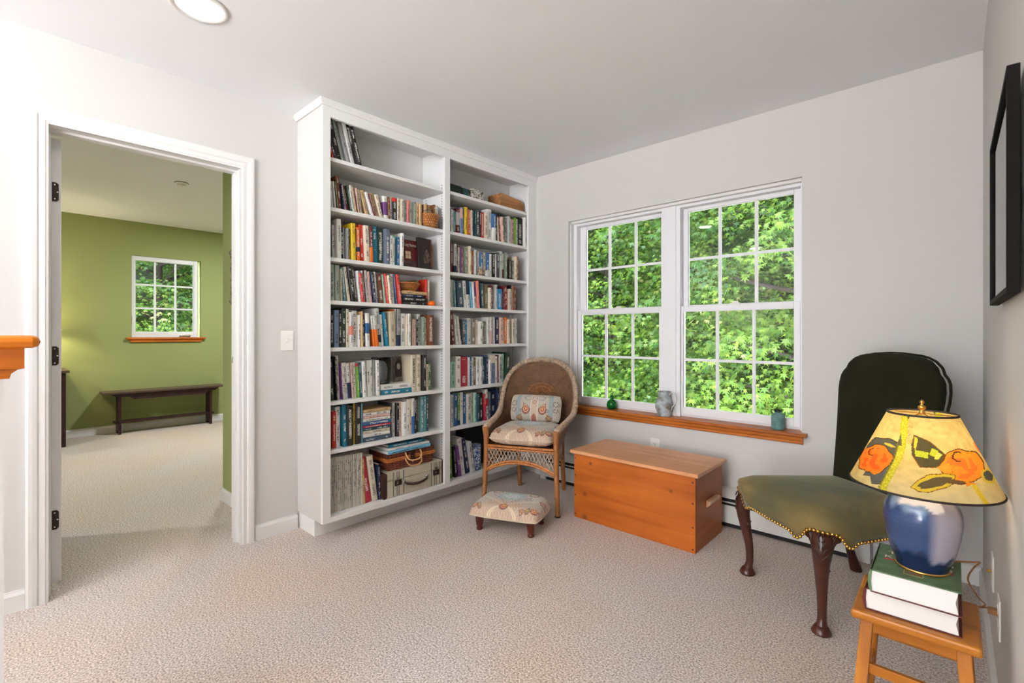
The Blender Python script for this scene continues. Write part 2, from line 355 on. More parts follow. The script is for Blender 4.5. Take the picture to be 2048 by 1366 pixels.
# far window in the green room
e = bpy.data.objects.new('window_3', None); C.objects.link(e); e['kind'] = 'structure'
G = GX
mb = MB().box(G - .07, G - .015, FY0 + .002, FY0 + .04, FZ0, FZ1).box(G - .07, G - .015, FY1 - .075, FY1 - .035, FZ0, FZ1).box(G - .07, G - .015, FY0 + .04, FY1 - .075, FZ1 - .055, FZ1).box(G - .07, G - .015, FY0 + .04, FY1 - .075, FZ0, FZ0 + .07)
mb.build('window_frame', vinyl_m, e, bevel=.003)
mb = MB()
for y in (1.378, 1.59): mb.box(G - .05, G - .035, y - .01, y + .01, FZ0 + .07, FZ1 - .055)
for z in (1.46, 1.745): mb.box(G - .049, G - .036, FY0 + .04, FY1 - .075, z - .01, z + .01)
mb.build('muntin', vinyl_m, e)
MB().box(G - .044, G - .041, FY0 + .04, FY1 - .075, FZ0 + .07, FZ1 - .055).build('pane', glass_m, e)
MB().box(G - .02, G + .015, 1.63, 1.73, FZ0 + .02, FZ0 + .032).box(G - .01, G + .02, 1.66, 1.75, FZ0 + .03, FZ0 + .042).build('crank_handle', plate_m, e, bevel=.002)
MB().box(G - .015, G - .002, FY0 + .004, FY0 + .016, 1.27, 1.36).build('sash_lock', plate_m, e, bevel=.002)
e = bpy.data.objects.new('trim_6', None); C.objects.link(e); e['kind'] = 'structure'
MB().box(G - .1, G + .04, 1.09, 1.905, FZ0 - .022, FZ0).build('window_sill', oaky_m, e, bevel=.003)
MB().prism([(1.12, FZ0 - .022), (1.875, FZ0 - .022), (1.86, FZ0 - .055), (1.135, FZ0 - .055)], 'x', G, G + .022).build('apron', oaky_m, e, bevel=.002)
BOOKS = {
 'A1': '''1.324,1.332,0.149,red,-0.262,;1.332,1.349,0.216,black,-0.262,;1.349,1.381,0.242,black,-0.262,;1.381,1.406,0.24,palegreen,-0.262,;1.406,1.431,0.236,grey,-0.262,;1.431,1.455,0.232,lightgrey,-0.262,;1.455,1.482,0.235,black,-0.262,PEARL;1.482,1.511,0.23,black,-0.262,''',
 'A2': '''1.311,1.333,0.159,white,-0.069,;1.3365,1.346,0.16,white,-0.091,;1.3491,1.359,0.16,olive,-0.11,;1.359,1.381,0.196,brown,-0.102,;1.3846,1.39,0.154,navy,-0.125,;1.395,1.412,0.154,white,-0.157,;1.4143,1.43,0.152,maroon,-0.172,;1.4303,1.442,0.156,darkgreen,-0.174,;1.442,1.459,0.157,white,-0.163,;1.4595,1.469,0.151,tan,-0.166,;1.469,1.479,0.151,olive,-0.16,;1.479,1.49,0.151,pink,-0.143,;1.4902,1.502,0.154,tan,-0.144,;1.502,1.519,0.151,cream,-0.143,;1.5366,1.563,0.153,tan,-0.255,;1.5742,1.591,0.149,white,-0.324,;1.591,1.6,0.143,maroon,-0.301,;1.6033,1.634,0.149,tan,-0.322,;1.634,1.661,0.146,cream,-0.288,;1.661,1.691,0.147,white,-0.054,band:purple:.2:.75;1.691,1.708,0.147,brown,-0.037,;1.708,1.723,0.151,white,-0.023,;1.723,1.758,0.15,black,-0.017,band:red:.85:1;1.758,1.779,0.153,cream,0.003,;1.7795,1.805,0.152,cream,0,;1.805,1.829,0.151,grey,0,;1.829,1.852,0.156,salmon,0.003,;1.852,1.875,0.154,lightgrey,0.003,;1.8755,1.895,0.152,greygreen,0,;1.895,1.917,0.15,tan,-0,;1.9174,1.938,0.148,tan,-0.003,;1.938,1.959,0.149,maroon,0.003,;1.959,1.98,0.154,tan,0.003,;1.9809,2.003,0.158,lightbrown,-0.003,;2.003,2.02,0.16,tan,-0.003,;2.02,2.036,0.162,lightbrown,0,;2.0365,2.053,0.165,brown,-0.003,;2.053,2.071,0.162,cream,-0,;2.071,2.088,0.159,lightgrey,0.003,''',
 'A3': '''1.299,1.321,0.188,black,0,;1.3259,1.343,0.194,white,-0.026,;1.343,1.37,0.227,white,-0.011,;1.37,1.387,0.187,navy,-0.003,;1.3894,1.403,0.191,white,-0.016,;1.403,1.417,0.185,grey,-0,;1.4176,1.43,0.185,black,-0.003,band:tan:0:.34;1.4333,1.461,0.218,yellow,-0.021,;1.461,1.465,0.189,black,0,;1.4688,1.493,0.202,orange,-0.02,band:navy:.28:.42;1.4989,1.523,0.223,red,-0.049,;1.5232,1.557,0.219,cream,-0.05,;1.557,1.577,0.221,maroon,-0.027,band:orange:0:.42;1.5794,1.618,0.226,teal,-0.038,;1.618,1.659,0.217,darkgreen,-0.002,JAMES MERRILL;1.659,1.695,0.223,slate,0,;1.695,1.716,0.187,white,0.003,;1.7165,1.73,0.177,lightgrey,0,;1.73,1.754,0.19,seagreen,0,;1.754,1.777,0.188,blue,0.003,;1.777,1.8,0.215,white,0.016,''',
 'A4': '''1.311,1.343,0.209,palegreen,-0.014,;1.343,1.371,0.207,palegreen,-0.01,;1.375,1.381,0.188,cream,-0.031,;1.3922,1.409,0.197,greyteal,-0.09,;1.4186,1.435,0.204,cream,-0.138,;1.4362,1.463,0.209,black,-0.144,;1.463,1.484,0.205,charcoal,-0.13,;1.484,1.498,0.185,white,-0.108,;1.4994,1.518,0.172,red,-0.116,;1.518,1.529,0.19,white,-0.092,;1.529,1.536,0.194,maroon,-0.08,;1.5419,1.561,0.195,lightgrey,-0.11,;1.561,1.578,0.19,pink,-0.103,;1.582,1.6,0.186,navy,-0.124,;1.6,1.612,0.191,white,-0.089,;1.6147,1.629,0.19,blue,-0.103,;1.6305,1.667,0.18,brown,-0.111,;1.667,1.681,0.182,mint,-0.105,;1.6821,1.697,0.189,red,-0.111,;1.697,1.711,0.178,cream,-0.107,;1.711,1.723,0.186,black,-0.086,;1.723,1.745,0.191,white,-0.079,;1.7511,1.763,0.189,blue,-0.111,;1.7653,1.786,0.191,red,-0.123,''',
 'A5': '''1.304,1.326,0.214,black,-0.002,;1.326,1.355,0.212,steelblue,0.002,;1.3565,1.375,0.213,black,-0.005,;1.375,1.403,0.226,darkgreen,0,;1.4034,1.422,0.222,cream,-0.002,;1.422,1.446,0.204,white,0,band:salmon:.35:.6;1.4464,1.479,0.214,white,-0.002,;1.4792,1.496,0.189,white,-0.003,;1.4981,1.51,0.211,tan,-0.014,;1.5102,1.526,0.194,black,-0.015,;1.5289,1.554,0.202,white,-0.03,band:blue:.4:.7;1.5612,1.572,0.187,maroon,-0.068,;1.5812,1.595,0.189,white,-0.117,band:orange:0:.55;1.5963,1.618,0.19,white,-0.124,band:orange:0:.55;1.618,1.649,0.235,white,-0.096,band:navy:.1:.3;1.649,1.664,0.197,white,-0.074,;1.6741,1.691,0.213,teal,-0.125,;1.691,1.735,0.218,beige,-0.028,;1.735,1.743,0.232,orange,-0.022,;1.743,1.751,0.237,white,-0.013,;1.751,1.78,0.235,grey,0.002,band:navy:0:.3;1.7804,1.818,0.208,white,0,;1.818,1.828,0.196,cream,0,;1.828,1.85,0.207,white,0,;1.85,1.868,0.197,sand,0,;1.868,1.883,0.174,pink,0.003,;1.884,1.898,0.171,pink,-0.003,;1.898,1.915,0.174,black,0.003,;1.9155,1.943,0.209,lightgrey,0,;1.943,1.961,0.191,greygreen,0,;1.9616,1.986,0.184,cream,-0.003,;1.986,2.04,0.204,brown,0,''',
 'A6': '''1.311,1.339,0.234,charcoal,-0.064,;1.339,1.347,0.249,black,-0.048,;1.347,1.375,0.253,white,-0.043,;1.3794,1.386,0.211,purple,-0.064,;1.3873,1.403,0.209,white,-0.07,;1.4043,1.423,0.211,white,-0.076,;1.4238,1.446,0.207,white,-0.08,band:navy:0:.45;1.446,1.461,0.21,pink,-0.059,;1.461,1.477,0.209,white,-0.048,;1.4791,1.493,0.206,green,-0.058,band:crimson:.9:1;1.493,1.51,0.208,darkteal,-0.055,;1.51,1.533,0.214,white,-0.04,;1.533,1.549,0.206,lightgrey,-0.039,;1.549,1.567,0.21,white,-0.033,;1.567,1.588,0.217,white,-0.03,;1.588,1.603,0.221,grey,-0.011,;1.6056,1.631,0.217,white,-0.023,;1.861,1.902,0.241,cream,-0.002,DAYBOOK;1.902,1.946,0.242,cream,0,;1.946,1.974,0.238,black,0,;1.9745,1.997,0.175,cream,-0.003,;1.997,2.032,0.187,olivegreen,-0.003,''',
 'A7': '''1.297,1.319,0.237,white,-0.002,;1.319,1.343,0.21,red,0,;1.343,1.373,0.232,white,0,;1.3793,1.406,0.242,teal,-0.027,;1.406,1.444,0.238,black,-0.017,A COMPANION;1.444,1.453,0.244,black,-0.002,;1.453,1.461,0.243,yellow,0,;1.462,1.501,0.241,black,-0.004,;1.501,1.512,0.235,lightblue,-0.002,;1.714,1.725,0.215,charcoal,-0.002,;1.725,1.746,0.217,lightgrey,0.002,;1.746,1.765,0.212,black,0.002,;1.7658,1.786,0.22,pink,-0.002,;1.786,1.819,0.217,white,-0.002,;1.819,1.838,0.229,white,0.002,;1.8385,1.858,0.23,cream,0,;1.8585,1.881,0.232,white,-0.002,band:blue:0:.5;1.881,1.898,0.237,black,0.002,;1.898,1.923,0.235,black,0.002,;1.9239,1.934,0.233,greygreen,-0.002,;1.934,1.959,0.235,greyteal,-0.002,;1.959,1.979,0.237,greyteal,0,;1.9795,2,0.238,darkteal,-0.002,''',
 'A8': '''1.295,1.317,0.312,magazine,-0.005,;1.317,1.329,0.312,magazine,-0.003,;1.329,1.34,0.312,magazine,-0.005,;1.34,1.352,0.312,magazine,-0.003,;1.352,1.364,0.312,magazine,-0.003,;1.364,1.376,0.312,magazine,-0.006,;1.376,1.387,0.311,magazine,-0.005,;1.387,1.399,0.311,magazine,-0.003,;1.399,1.411,0.311,magazine,-0.003,;1.411,1.423,0.311,magazine,-0.003,;1.423,1.436,0.311,magazine,-0.005,;1.436,1.448,0.311,magazine,-0.006,;1.448,1.46,0.311,magazine,-0.003,;1.46,1.473,0.31,magazine,-0.005,;1.473,1.485,0.31,magazine,-0.006,;1.485,1.498,0.31,magazine,-0.005,;1.498,1.51,0.31,magazine,-0.003,;1.51,1.53,0.27,tan,-0.041,;1.53,1.575,0.281,crimson,-0.163,;1.575,1.616,0.28,cream,-0.135,;1.616,1.638,0.217,navy,-0.041,''',
 'B2': '''2.197,2.219,0.165,white,0,;2.2195,2.24,0.162,greyteal,-0.003,;2.24,2.274,0.181,maroon,0,band:lightgrey:.35:.85;2.274,2.299,0.193,steelblue,0.003,band:pink:.6:.95;2.2996,2.323,0.198,blue,0,;2.323,2.353,0.207,yellow,0,;2.353,2.375,0.192,rust,0,;2.3756,2.394,0.191,pink,-0.003,;2.394,2.427,0.196,seagreen,0.003,;2.4276,2.441,0.201,darkteal,0,;2.4414,2.47,0.209,charcoal,-0.002,;2.47,2.486,0.207,black,0,;2.486,2.526,0.203,red,-0,;2.526,2.567,0.205,cream,0.002,;2.567,2.614,0.242,white,0.002,;2.6144,2.646,0.211,blue,0,band:white:0:.5;2.646,2.664,0.211,darkgreen,-0,;2.6744,2.69,0.194,cream,-0.054,;2.6958,2.712,0.203,brown,-0.084,;2.7126,2.737,0.202,pink,-0.087,;2.737,2.755,0.199,black,-0.05,;2.755,2.782,0.21,greygreen,0.002,;2.782,2.807,0.222,lightgrey,0.002,;2.8074,2.833,0.214,white,-0,;2.833,2.87,0.207,pink,0.002,;2.8704,2.88,0.224,green,0,;2.88,2.904,0.219,white,0,;2.9044,2.977,0.238,black,-0.002,;2.977,2.998,0.249,white,0.002,;2.9985,3.018,0.25,tan,0,''',
 'B3': '''2.198,2.22,0.22,maroon,-0.002,;2.22,2.242,0.205,white,0,band:navy:0:.25;2.2426,2.265,0.195,charcoal,-0.003,;2.265,2.284,0.189,cream,-0.003,;2.284,2.303,0.189,purple,0.003,;2.3036,2.319,0.189,tan,0,;2.3196,2.338,0.194,greygreen,-0.003,;2.338,2.358,0.201,cream,0,;2.3584,2.381,0.208,cream,-0.002,;2.381,2.399,0.186,grey,0,;2.399,2.421,0.184,rust,0,;2.4216,2.43,0.186,white,-0.003,;2.43,2.461,0.195,paleblue,0.003,;2.461,2.478,0.185,white,0.003,;2.4785,2.51,0.178,blue,0,;2.51,2.543,0.182,beige,0.003,;2.5435,2.577,0.186,blue,0,;2.577,2.597,0.178,white,0,;2.597,2.63,0.191,black,0.003,;2.6306,2.646,0.184,white,0,;2.646,2.676,0.199,charcoal,0,;2.676,2.714,0.211,palegreen,-0,;2.714,2.739,0.2,white,0.002,band:maroon:0:.38;2.7394,2.763,0.21,greygreen,0,;2.7635,2.782,0.156,brown,-0.003,;2.782,2.804,0.156,darkbrown,0,;2.8045,2.837,0.162,black,-0.003,;2.837,2.863,0.157,greygreen,0,;2.863,2.893,0.193,cream,0,;2.893,2.923,0.199,lightbrown,0,''',
 'B4': '''2.184,2.206,0.197,white,0,;2.206,2.227,0.194,palegreen,0.003,;2.2391,2.258,0.189,greyteal,-0.061,;2.2641,2.321,0.189,navyslate,-0.093,;2.321,2.354,0.197,white,-0.063,;2.354,2.385,0.197,white,-0.058,band:navy:.5:1;2.3927,2.409,0.197,lightblue,-0.097,;2.409,2.419,0.192,white,-0.084,;2.419,2.446,0.196,white,-0.079,band:purple:.45:1;2.446,2.468,0.204,salmon,-0.069,;2.468,2.486,0.199,cream,-0.065,;2.486,2.51,0.189,darkteal,-0.053,;2.51,2.531,0.191,white,-0.05,;2.531,2.567,0.184,olive,-0,;2.567,2.597,0.163,cream,0,;2.597,2.614,0.186,maroon,0.003,;2.6151,2.633,0.192,white,-0.003,;2.633,2.657,0.191,lightgrey,0,;2.657,2.711,0.16,azure,0,;2.711,2.725,0.158,navy,0,;2.725,2.739,0.188,maroon,0,;2.7463,2.782,0.192,darkred,-0.039,;2.782,2.815,0.168,cream,-0.003,;2.815,2.829,0.2,black,0,;2.829,2.844,0.203,cream,0.002,;2.844,2.859,0.204,rust,0.002,;2.8594,2.883,0.188,brown,0,''',
 'B5': '''2.206,2.238,0.228,maroon,-0.092,;2.2417,2.255,0.215,white,-0.109,;2.2599,2.276,0.209,white,-0.132,;2.2789,2.297,0.203,white,-0.146,;2.297,2.322,0.181,charcoal,-0.036,;2.322,2.348,0.177,azure,-0.011,;2.348,2.388,0.192,lightgrey,0,;2.388,2.439,0.19,taupe,0.003,;2.4395,2.463,0.181,cream,0,;2.4635,2.498,0.17,white,-0.003,;2.498,2.531,0.173,taupe,-0.003,;2.531,2.55,0.171,greygreen,0.003,;2.5505,2.576,0.201,white,0,;2.576,2.596,0.204,white,-0,band:pink:0:.5;2.5966,2.617,0.197,cream,-0.003,;2.617,2.641,0.208,white,0,;2.641,2.685,0.206,navy,-0,;2.6854,2.722,0.205,pink,-0.002,;2.722,2.744,0.19,white,0,;2.744,2.772,0.206,orange,0,;2.772,2.801,0.191,cream,0.003,;2.8012,2.828,0.202,tan,0.002,;2.8284,2.864,0.198,cream,0,;2.864,2.895,0.201,lightgrey,0.002,''',
 'B6': '''2.191,2.233,0.183,mint,0,;2.2334,2.28,0.219,white,-0.002,;2.28,2.356,0.212,crimson,0,;2.356,2.364,0.208,white,0,;2.3669,2.388,0.215,blue,-0.014,;2.388,2.411,0.204,white,0.002,;2.4114,2.443,0.203,olive,0,;2.4434,2.476,0.209,white,-0.002,;2.476,2.509,0.208,white,0.002,;2.5098,2.538,0.209,darkteal,-0.002,;2.538,2.564,0.203,navy,0,;2.564,2.588,0.182,white,0,;2.5884,2.639,0.216,steelblue,-0.002,band:cream:.72:1;2.639,2.672,0.205,white,-0.002,;2.672,2.678,0.214,maroon,0,;2.678,2.719,0.219,white,0.002,HEARTBURN;2.719,2.746,0.22,mint,0.002,;2.746,2.794,0.232,darkgreen,0.065,''',
 'B7': '''2.189,2.216,0.223,white,-0.002,;2.216,2.254,0.232,blue,-0,;2.254,2.284,0.232,green,0,band:navy:0:.15;2.2845,2.309,0.233,white,-0.002,;2.309,2.345,0.214,blue,0,;2.3454,2.392,0.214,white,-0.002,;2.392,2.416,0.217,cream,0,;2.4164,2.445,0.218,mint,-0.002,;2.445,2.472,0.205,darkteal,-0.002,;2.472,2.508,0.212,black,0,;2.5208,2.54,0.201,crimson,-0.064,;2.54,2.568,0.231,white,-0.039,band:red:.45:.7;2.568,2.592,0.211,slate,0,;2.592,2.649,0.234,navy,0.002,;2.6495,2.679,0.231,navy,0,;2.679,2.703,0.235,cream,0,''',
 'B8': '''2.186,2.224,0.254,green,-0.039,;2.2354,2.256,0.222,black,-0.09,;2.2696,2.296,0.219,purple,-0.151,;2.296,2.338,0.271,white,-0.141,;2.353,2.392,0.261,navy,-0.197,;2.392,2.433,0.229,lightgrey,-0.191,''',
}
# ---------------------------------------------------------------- built-in bookcase
bc = thing('bookcase', 'tall white built-in bookcase filling the corner left of the windows', 'bookcase', (-2.54, 1.233, 0))
def bx(name, X0, X1, Y0, Y1, Z0, Z1, parent=bc, m=shelf_m, bevel=.0015):   # world box under the bookcase
    return box_obj(name, (X0 + 2.54, X1 + 2.54, Y0 - 1.233, Y1 - 1.233, Z0, Z1), m, parent, bevel)
BZ = {0: .13, 1: .497, 2: .77, 3: 1.072, 4: 1.337, 5: 1.579, 6: 1.86, 7: 2.139}
bx('side_panel', -2.8645, -2.56, 1.235, 1.258, .1, 2.438, m=wall_m)
bx('divider', -2.82, -2.56, 2.118, 2.142, .13, 2.42)
bx('side_panel', -2.82, -2.56, 3.032, 3.0595, .1, 2.438)
bx('back_panel', -2.8645, -2.82, 1.258, 3.032, .1, 2.438)
bx('top_panel', -2.82, -2.56, 1.258, 3.032, 2.42, 2.438)
bx('bottom_panel', -2.82, -2.56, 1.258, 3.032, .108, .13)
bx('toe_kick', -2.8645, -2.665, 1.246, 3.0595, 0, .108, bevel=0)
f = MB()
o_ = lambda a, b, c, d: f.box(-.02, 0, a - 1.233, b - 1.233, c, d)
o_(1.233, 1.279, .103, 2.438); o_(2.09, 2.137, .13, 2.35); o_(2.962, 3.0595, .103, 2.438); o_(1.279, 2.962, 2.35, 2.438); o_(1.279, 2.962, .103, .13)
f.build('face_frame', shelf_m, bc, bevel=.001)
cm = MB(); pr = [(0, 2.405), (.008, 2.405), (.011, 2.415), (.02, 2.425), (.02, 2.4385), (0, 2.4385)]
rings = [[(-2.8645 + 2.54, -.0 - d, z) for d, z in pr], [(d, -d, z) for d, z in pr], [(d, 3.059 - 1.233, z) for d, z in pr]]
cm.loft(rings).build('crown_moulding', shelf_m, bc)
for a, b in ((1.2595, 2.1165), (2.1435, 3.0305)):
    for k in range(1, 8): bx('shelf', -2.818, -2.562, a, b, BZ[k] - .022, BZ[k], bevel=.002)
pin = MB()
for yy, sgn in ((2.118, -1), (3.032, -1), (1.258, 1), (2.142, 1)):
    for xx in (-2.605, -2.78):
        for i in range(110):
            z = .16 + i * .0185
            if min(abs(z - BZ[k] + .011) for k in BZ) < .016: continue
            y = yy + sgn * .0006 - 1.233; x = xx + 2.54
            pin.add([(x - .0035, y, z - .003), (x + .0035, y, z - .003), (x + .0035, y, z + .003), (x - .0035, y, z + .003)], [(0, 1, 2, 3)])
pin.build('shelf_pin_holes', black_m, bc)['kind'] = 'stuff'

# ---------------------------------------------------------------- books
COL = dict(white=(228, 226, 220), cream=(222, 210, 186), tan=(196, 164, 118), sand=(214, 184, 116), beige=(196, 182, 156), grey=(150, 150, 148), lightgrey=(196, 196, 192), charcoal=(66, 66, 68),
    black=(30, 28, 28), navy=(30, 42, 72), navyslate=(52, 70, 88), blue=(52, 98, 150), steelblue=(122, 144, 180), lightblue=(110, 178, 210), paleblue=(170, 188, 192), azure=(36, 140, 190), slate=(96, 104, 120),
    teal=(20, 112, 138), darkteal=(24, 72, 84), greyteal=(88, 138, 142), seagreen=(68, 160, 144), mint=(164, 208, 190), greygreen=(120, 134, 118), palegreen=(186, 198, 186), green=(110, 160, 62), olivegreen=(84, 116, 76),
    olive=(112, 108, 72), darkgreen=(34, 58, 42), yellow=(232, 196, 30), orange=(228, 110, 30), rust=(190, 92, 52), red=(204, 52, 40), crimson=(176, 40, 60), darkred=(138, 30, 26), maroon=(104, 32, 36), salmon=(222, 132, 118),
    pink=(214, 178, 166), purple=(112, 70, 128), brown=(116, 66, 34), darkbrown=(52, 36, 28), lightbrown=(170, 118, 70), taupe=(130, 118, 108), magazine=(188, 184, 172))
CN = dict(palegreen='pale green', greygreen='grey green', lightgrey='light grey', lightblue='light blue', paleblue='pale blue', steelblue='steel blue', navyslate='slate blue', darkteal='dark teal', greyteal='dusty teal', seagreen='sea green',
    olivegreen='olive green', darkgreen='dark green', darkred='dark red', darkbrown='dark brown', lightbrown='light brown')
cn = lambda c: CN.get(c, c)
def book_material():
    m, n, l, b = nmat('book_cover'); b.inputs['Roughness'].default_value = .45
    oi = n.new('ShaderNodeObjectInfo'); t = n.new('ShaderNodeTexCoord')
    sg = n.new('ShaderNodeSeparateXYZ'); l.new(t.outputs['Generated'], sg.inputs[0]); so_ = n.new('ShaderNodeSeparateXYZ'); l.new(t.outputs['Object'], so_.inputs[0])
    def M(op, a, b_=None, c=None):
        q = n.new('ShaderNodeMath'); q.operation = op
        for i, v in enumerate((a, b_, c)):
            if v is None: continue
            if isinstance(v, (int, float)): q.inputs[i].default_value = v
            else: l.new(v, q.inputs[i])
        return q.outputs[0]
    band = M('LESS_THAN', M('ABSOLUTE', M('SUBTRACT', sg.outputs[1], .5)), .2)
    face = M('GREATER_THAN', so_.outputs[0], -.0005)
    cb = n.new('ShaderNodeCombineXYZ'); l.new(M('MULTIPLY', so_.outputs[1], 330), cb.inputs[1]); l.new(M('MULTIPLY', so_.outputs[2], 260), cb.inputs[2]); l.new(M('MULTIPLY', oi.outputs['Random'], 50), cb.inputs[0])
    nz = n.new('ShaderNodeTexNoise'); nz.inputs['Scale'].default_value = 1; nz.inputs['Detail'].default_value = 0; l.new(cb.outputs[0], nz.inputs[0])
    cb2 = n.new('ShaderNodeCombineXYZ'); l.new(M('MULTIPLY', so_.outputs[2], 22), cb2.inputs[2]); l.new(M('MULTIPLY', oi.outputs['Random'], 90), cb2.inputs[0])
    n2 = n.new('ShaderNodeTexNoise'); n2.inputs['Scale'].default_value = 1; n2.inputs['Detail'].default_value = 0; l.new(cb2.outputs[0], n2.inputs[0])
    k = M('MULTIPLY', M('MULTIPLY', M('GREATER_THAN', nz.outputs[0], .5), M('GREATER_THAN', n2.outputs[0], .46)), M('MULTIPLY', band, face))
    zin = M('LESS_THAN', M('ABSOLUTE', M('SUBTRACT', sg.outputs[2], .52)), .4); k = M('MULTIPLY', k, zin)
    r = n.new('ShaderNodeValToRGB'); l.new(oi.outputs['Alpha'], r.inputs[0]); r.color_ramp.interpolation = 'CONSTANT'
    r.color_ramp.elements[0].color = (.78, .76, .7, 1); r.color_ramp.elements[1].position = .5; r.color_ramp.elements[1].color = (.06, .06, .07, 1)
    nb = n.new('ShaderNodeTexNoise'); nb.inputs['Scale'].default_value = 30; l.new(t.outputs['Object'], nb.inputs[0])
    mv = n.new('ShaderNodeMix'); mv.data_type = 'RGBA'; mv.blend_type = 'OVERLAY'; mv.inputs[0].default_value = .18; l.new(oi.outputs['Color'], mv.inputs[6]); l.new(nb.outputs[0], mv.inputs[7])
    mx = n.new('ShaderNodeMix'); mx.data_type = 'RGBA'; l.new(k, mx.inputs[0]); l.new(mv.outputs[2], mx.inputs[6]); l.new(r.outputs[0], mx.inputs[7]); l.new(mx.outputs[2], b.inputs['Base Color'])
    return m
book_m = book_material()
band_mats = {}
def band_mat(c):
    if c not in band_mats: band_mats[c] = mat('label_' + c, COL[c], .5)
    return band_mats[c]
letter_light = mat('lettering_light', (226, 220, 206), .5); letter_dark = mat('lettering_dark', (28, 26, 30), .5); letter_gold = mat('lettering_gold', (206, 170, 96), .4)
def book_mesh(t, D, h, hard):
    m = MB(); ov = .003 if hard else 0; bu = min(.004, t * .14)
    out = [(-D, 0), (-.001, 0), (bu * .6, t * .15), (bu, t * .5), (bu * .6, t * .85), (-.001, t), (-D, t), (-D, t - .002), (-.006, t - .002), (-.006, .002), (-D, .002)]
    n = len(out); m.add([(x, y, 0) for x, y in out] + [(x, y, h) for x, y in out], [(i, (i + 1) % n, n + (i + 1) % n, n + i) for i in range(n)])
    for o, z in ((0, 0), (n, h)):   # caps in quads
        for q in ((0, 1, 9, 10), (1, 2, 9), (2, 3, 8, 9), (3, 4, 8), (4, 5, 8), (5, 6, 7, 8)):
            m.f.append(tuple(i + o for i in q)); m.m.append(0)
    m.box(-D + ov, -.0055, .002, t - .002, .001 + ov, h - .0008 - ov, 1)
    return m
rb = random.Random(11)
SH = {'A1': (7, 'top shelf of the left bay'), 'A2': (6, 'second shelf of the left bay'), 'A3': (5, 'third shelf of the left bay'), 'A4': (4, 'fourth shelf of the left bay'), 'A5': (3, 'fifth shelf of the left bay'), 'A6': (2, 'sixth shelf of the left bay'),
      'A7': (1, 'seventh shelf of the left bay'), 'A8': (0, 'bottom shelf of the left bay'), 'B2': (6, 'second shelf of the right bay'), 'B3': (5, 'third shelf of the right bay'), 'B4': (4, 'fourth shelf of the right bay'), 'B5': (3, 'fifth shelf of the right bay'),
      'B6': (2, 'sixth shelf of the right bay'), 'B7': (1, 'seventh shelf of the right bay'), 'B8': (0, 'bottom shelf of the right bay')}
LABELS = set()
ORD = ['first', 'second', 'third', 'fourth', 'fifth', 'sixth', 'seventh', 'eighth', 'ninth', 'tenth', 'eleventh', 'twelfth', 'thirteenth', 'fourteenth', 'fifteenth', 'sixteenth', 'seventeenth', 'eighteenth', 'nineteenth', 'twentieth',
       'twenty-first', 'twenty-second', 'twenty-third', 'twenty-fourth', 'twenty-fifth', 'twenty-sixth', 'twenty-seventh', 'twenty-eighth', 'twenty-ninth', 'thirtieth', 'thirty-first', 'thirty-second', 'thirty-third', 'thirty-fourth', 'thirty-fifth', 'thirty-sixth', 'thirty-seventh', 'thirty-eighth', 'thirty-ninth', 'fortieth']
def spine_extra(o, ex, t, h, c):
    bu = min(.004, t * .14)
    if ex.startswith('band:'):
        _, bc_, a, b = ex.split(':'); a = float(a) * h; b = float(b) * h
        m = MB().prism([(-.03, -.0004), (-.001, -.0004), (bu * .6 + .0004, t * .15), (bu + .0005, t * .5), (bu * .6 + .0004, t * .85), (-.001, t + .0004), (-.03, t + .0004)], 'z', max(a, .0006), min(b, h - .0006))
        q = m.build('spine_band', band_mat(bc_), o); q['label'] = cn(bc_) + ' band across the spine'
    elif ex:
        dark = sum(COL[c]) > 380; L = h * .72; L = min(L, len(ex) * t * .75)
        text_obj('spine_lettering', ex, letter_dark if dark else letter_light, o, t * .62, lambda x, y, z: (bu + .0006, t / 2 + y, h * .9 - x), width=L)
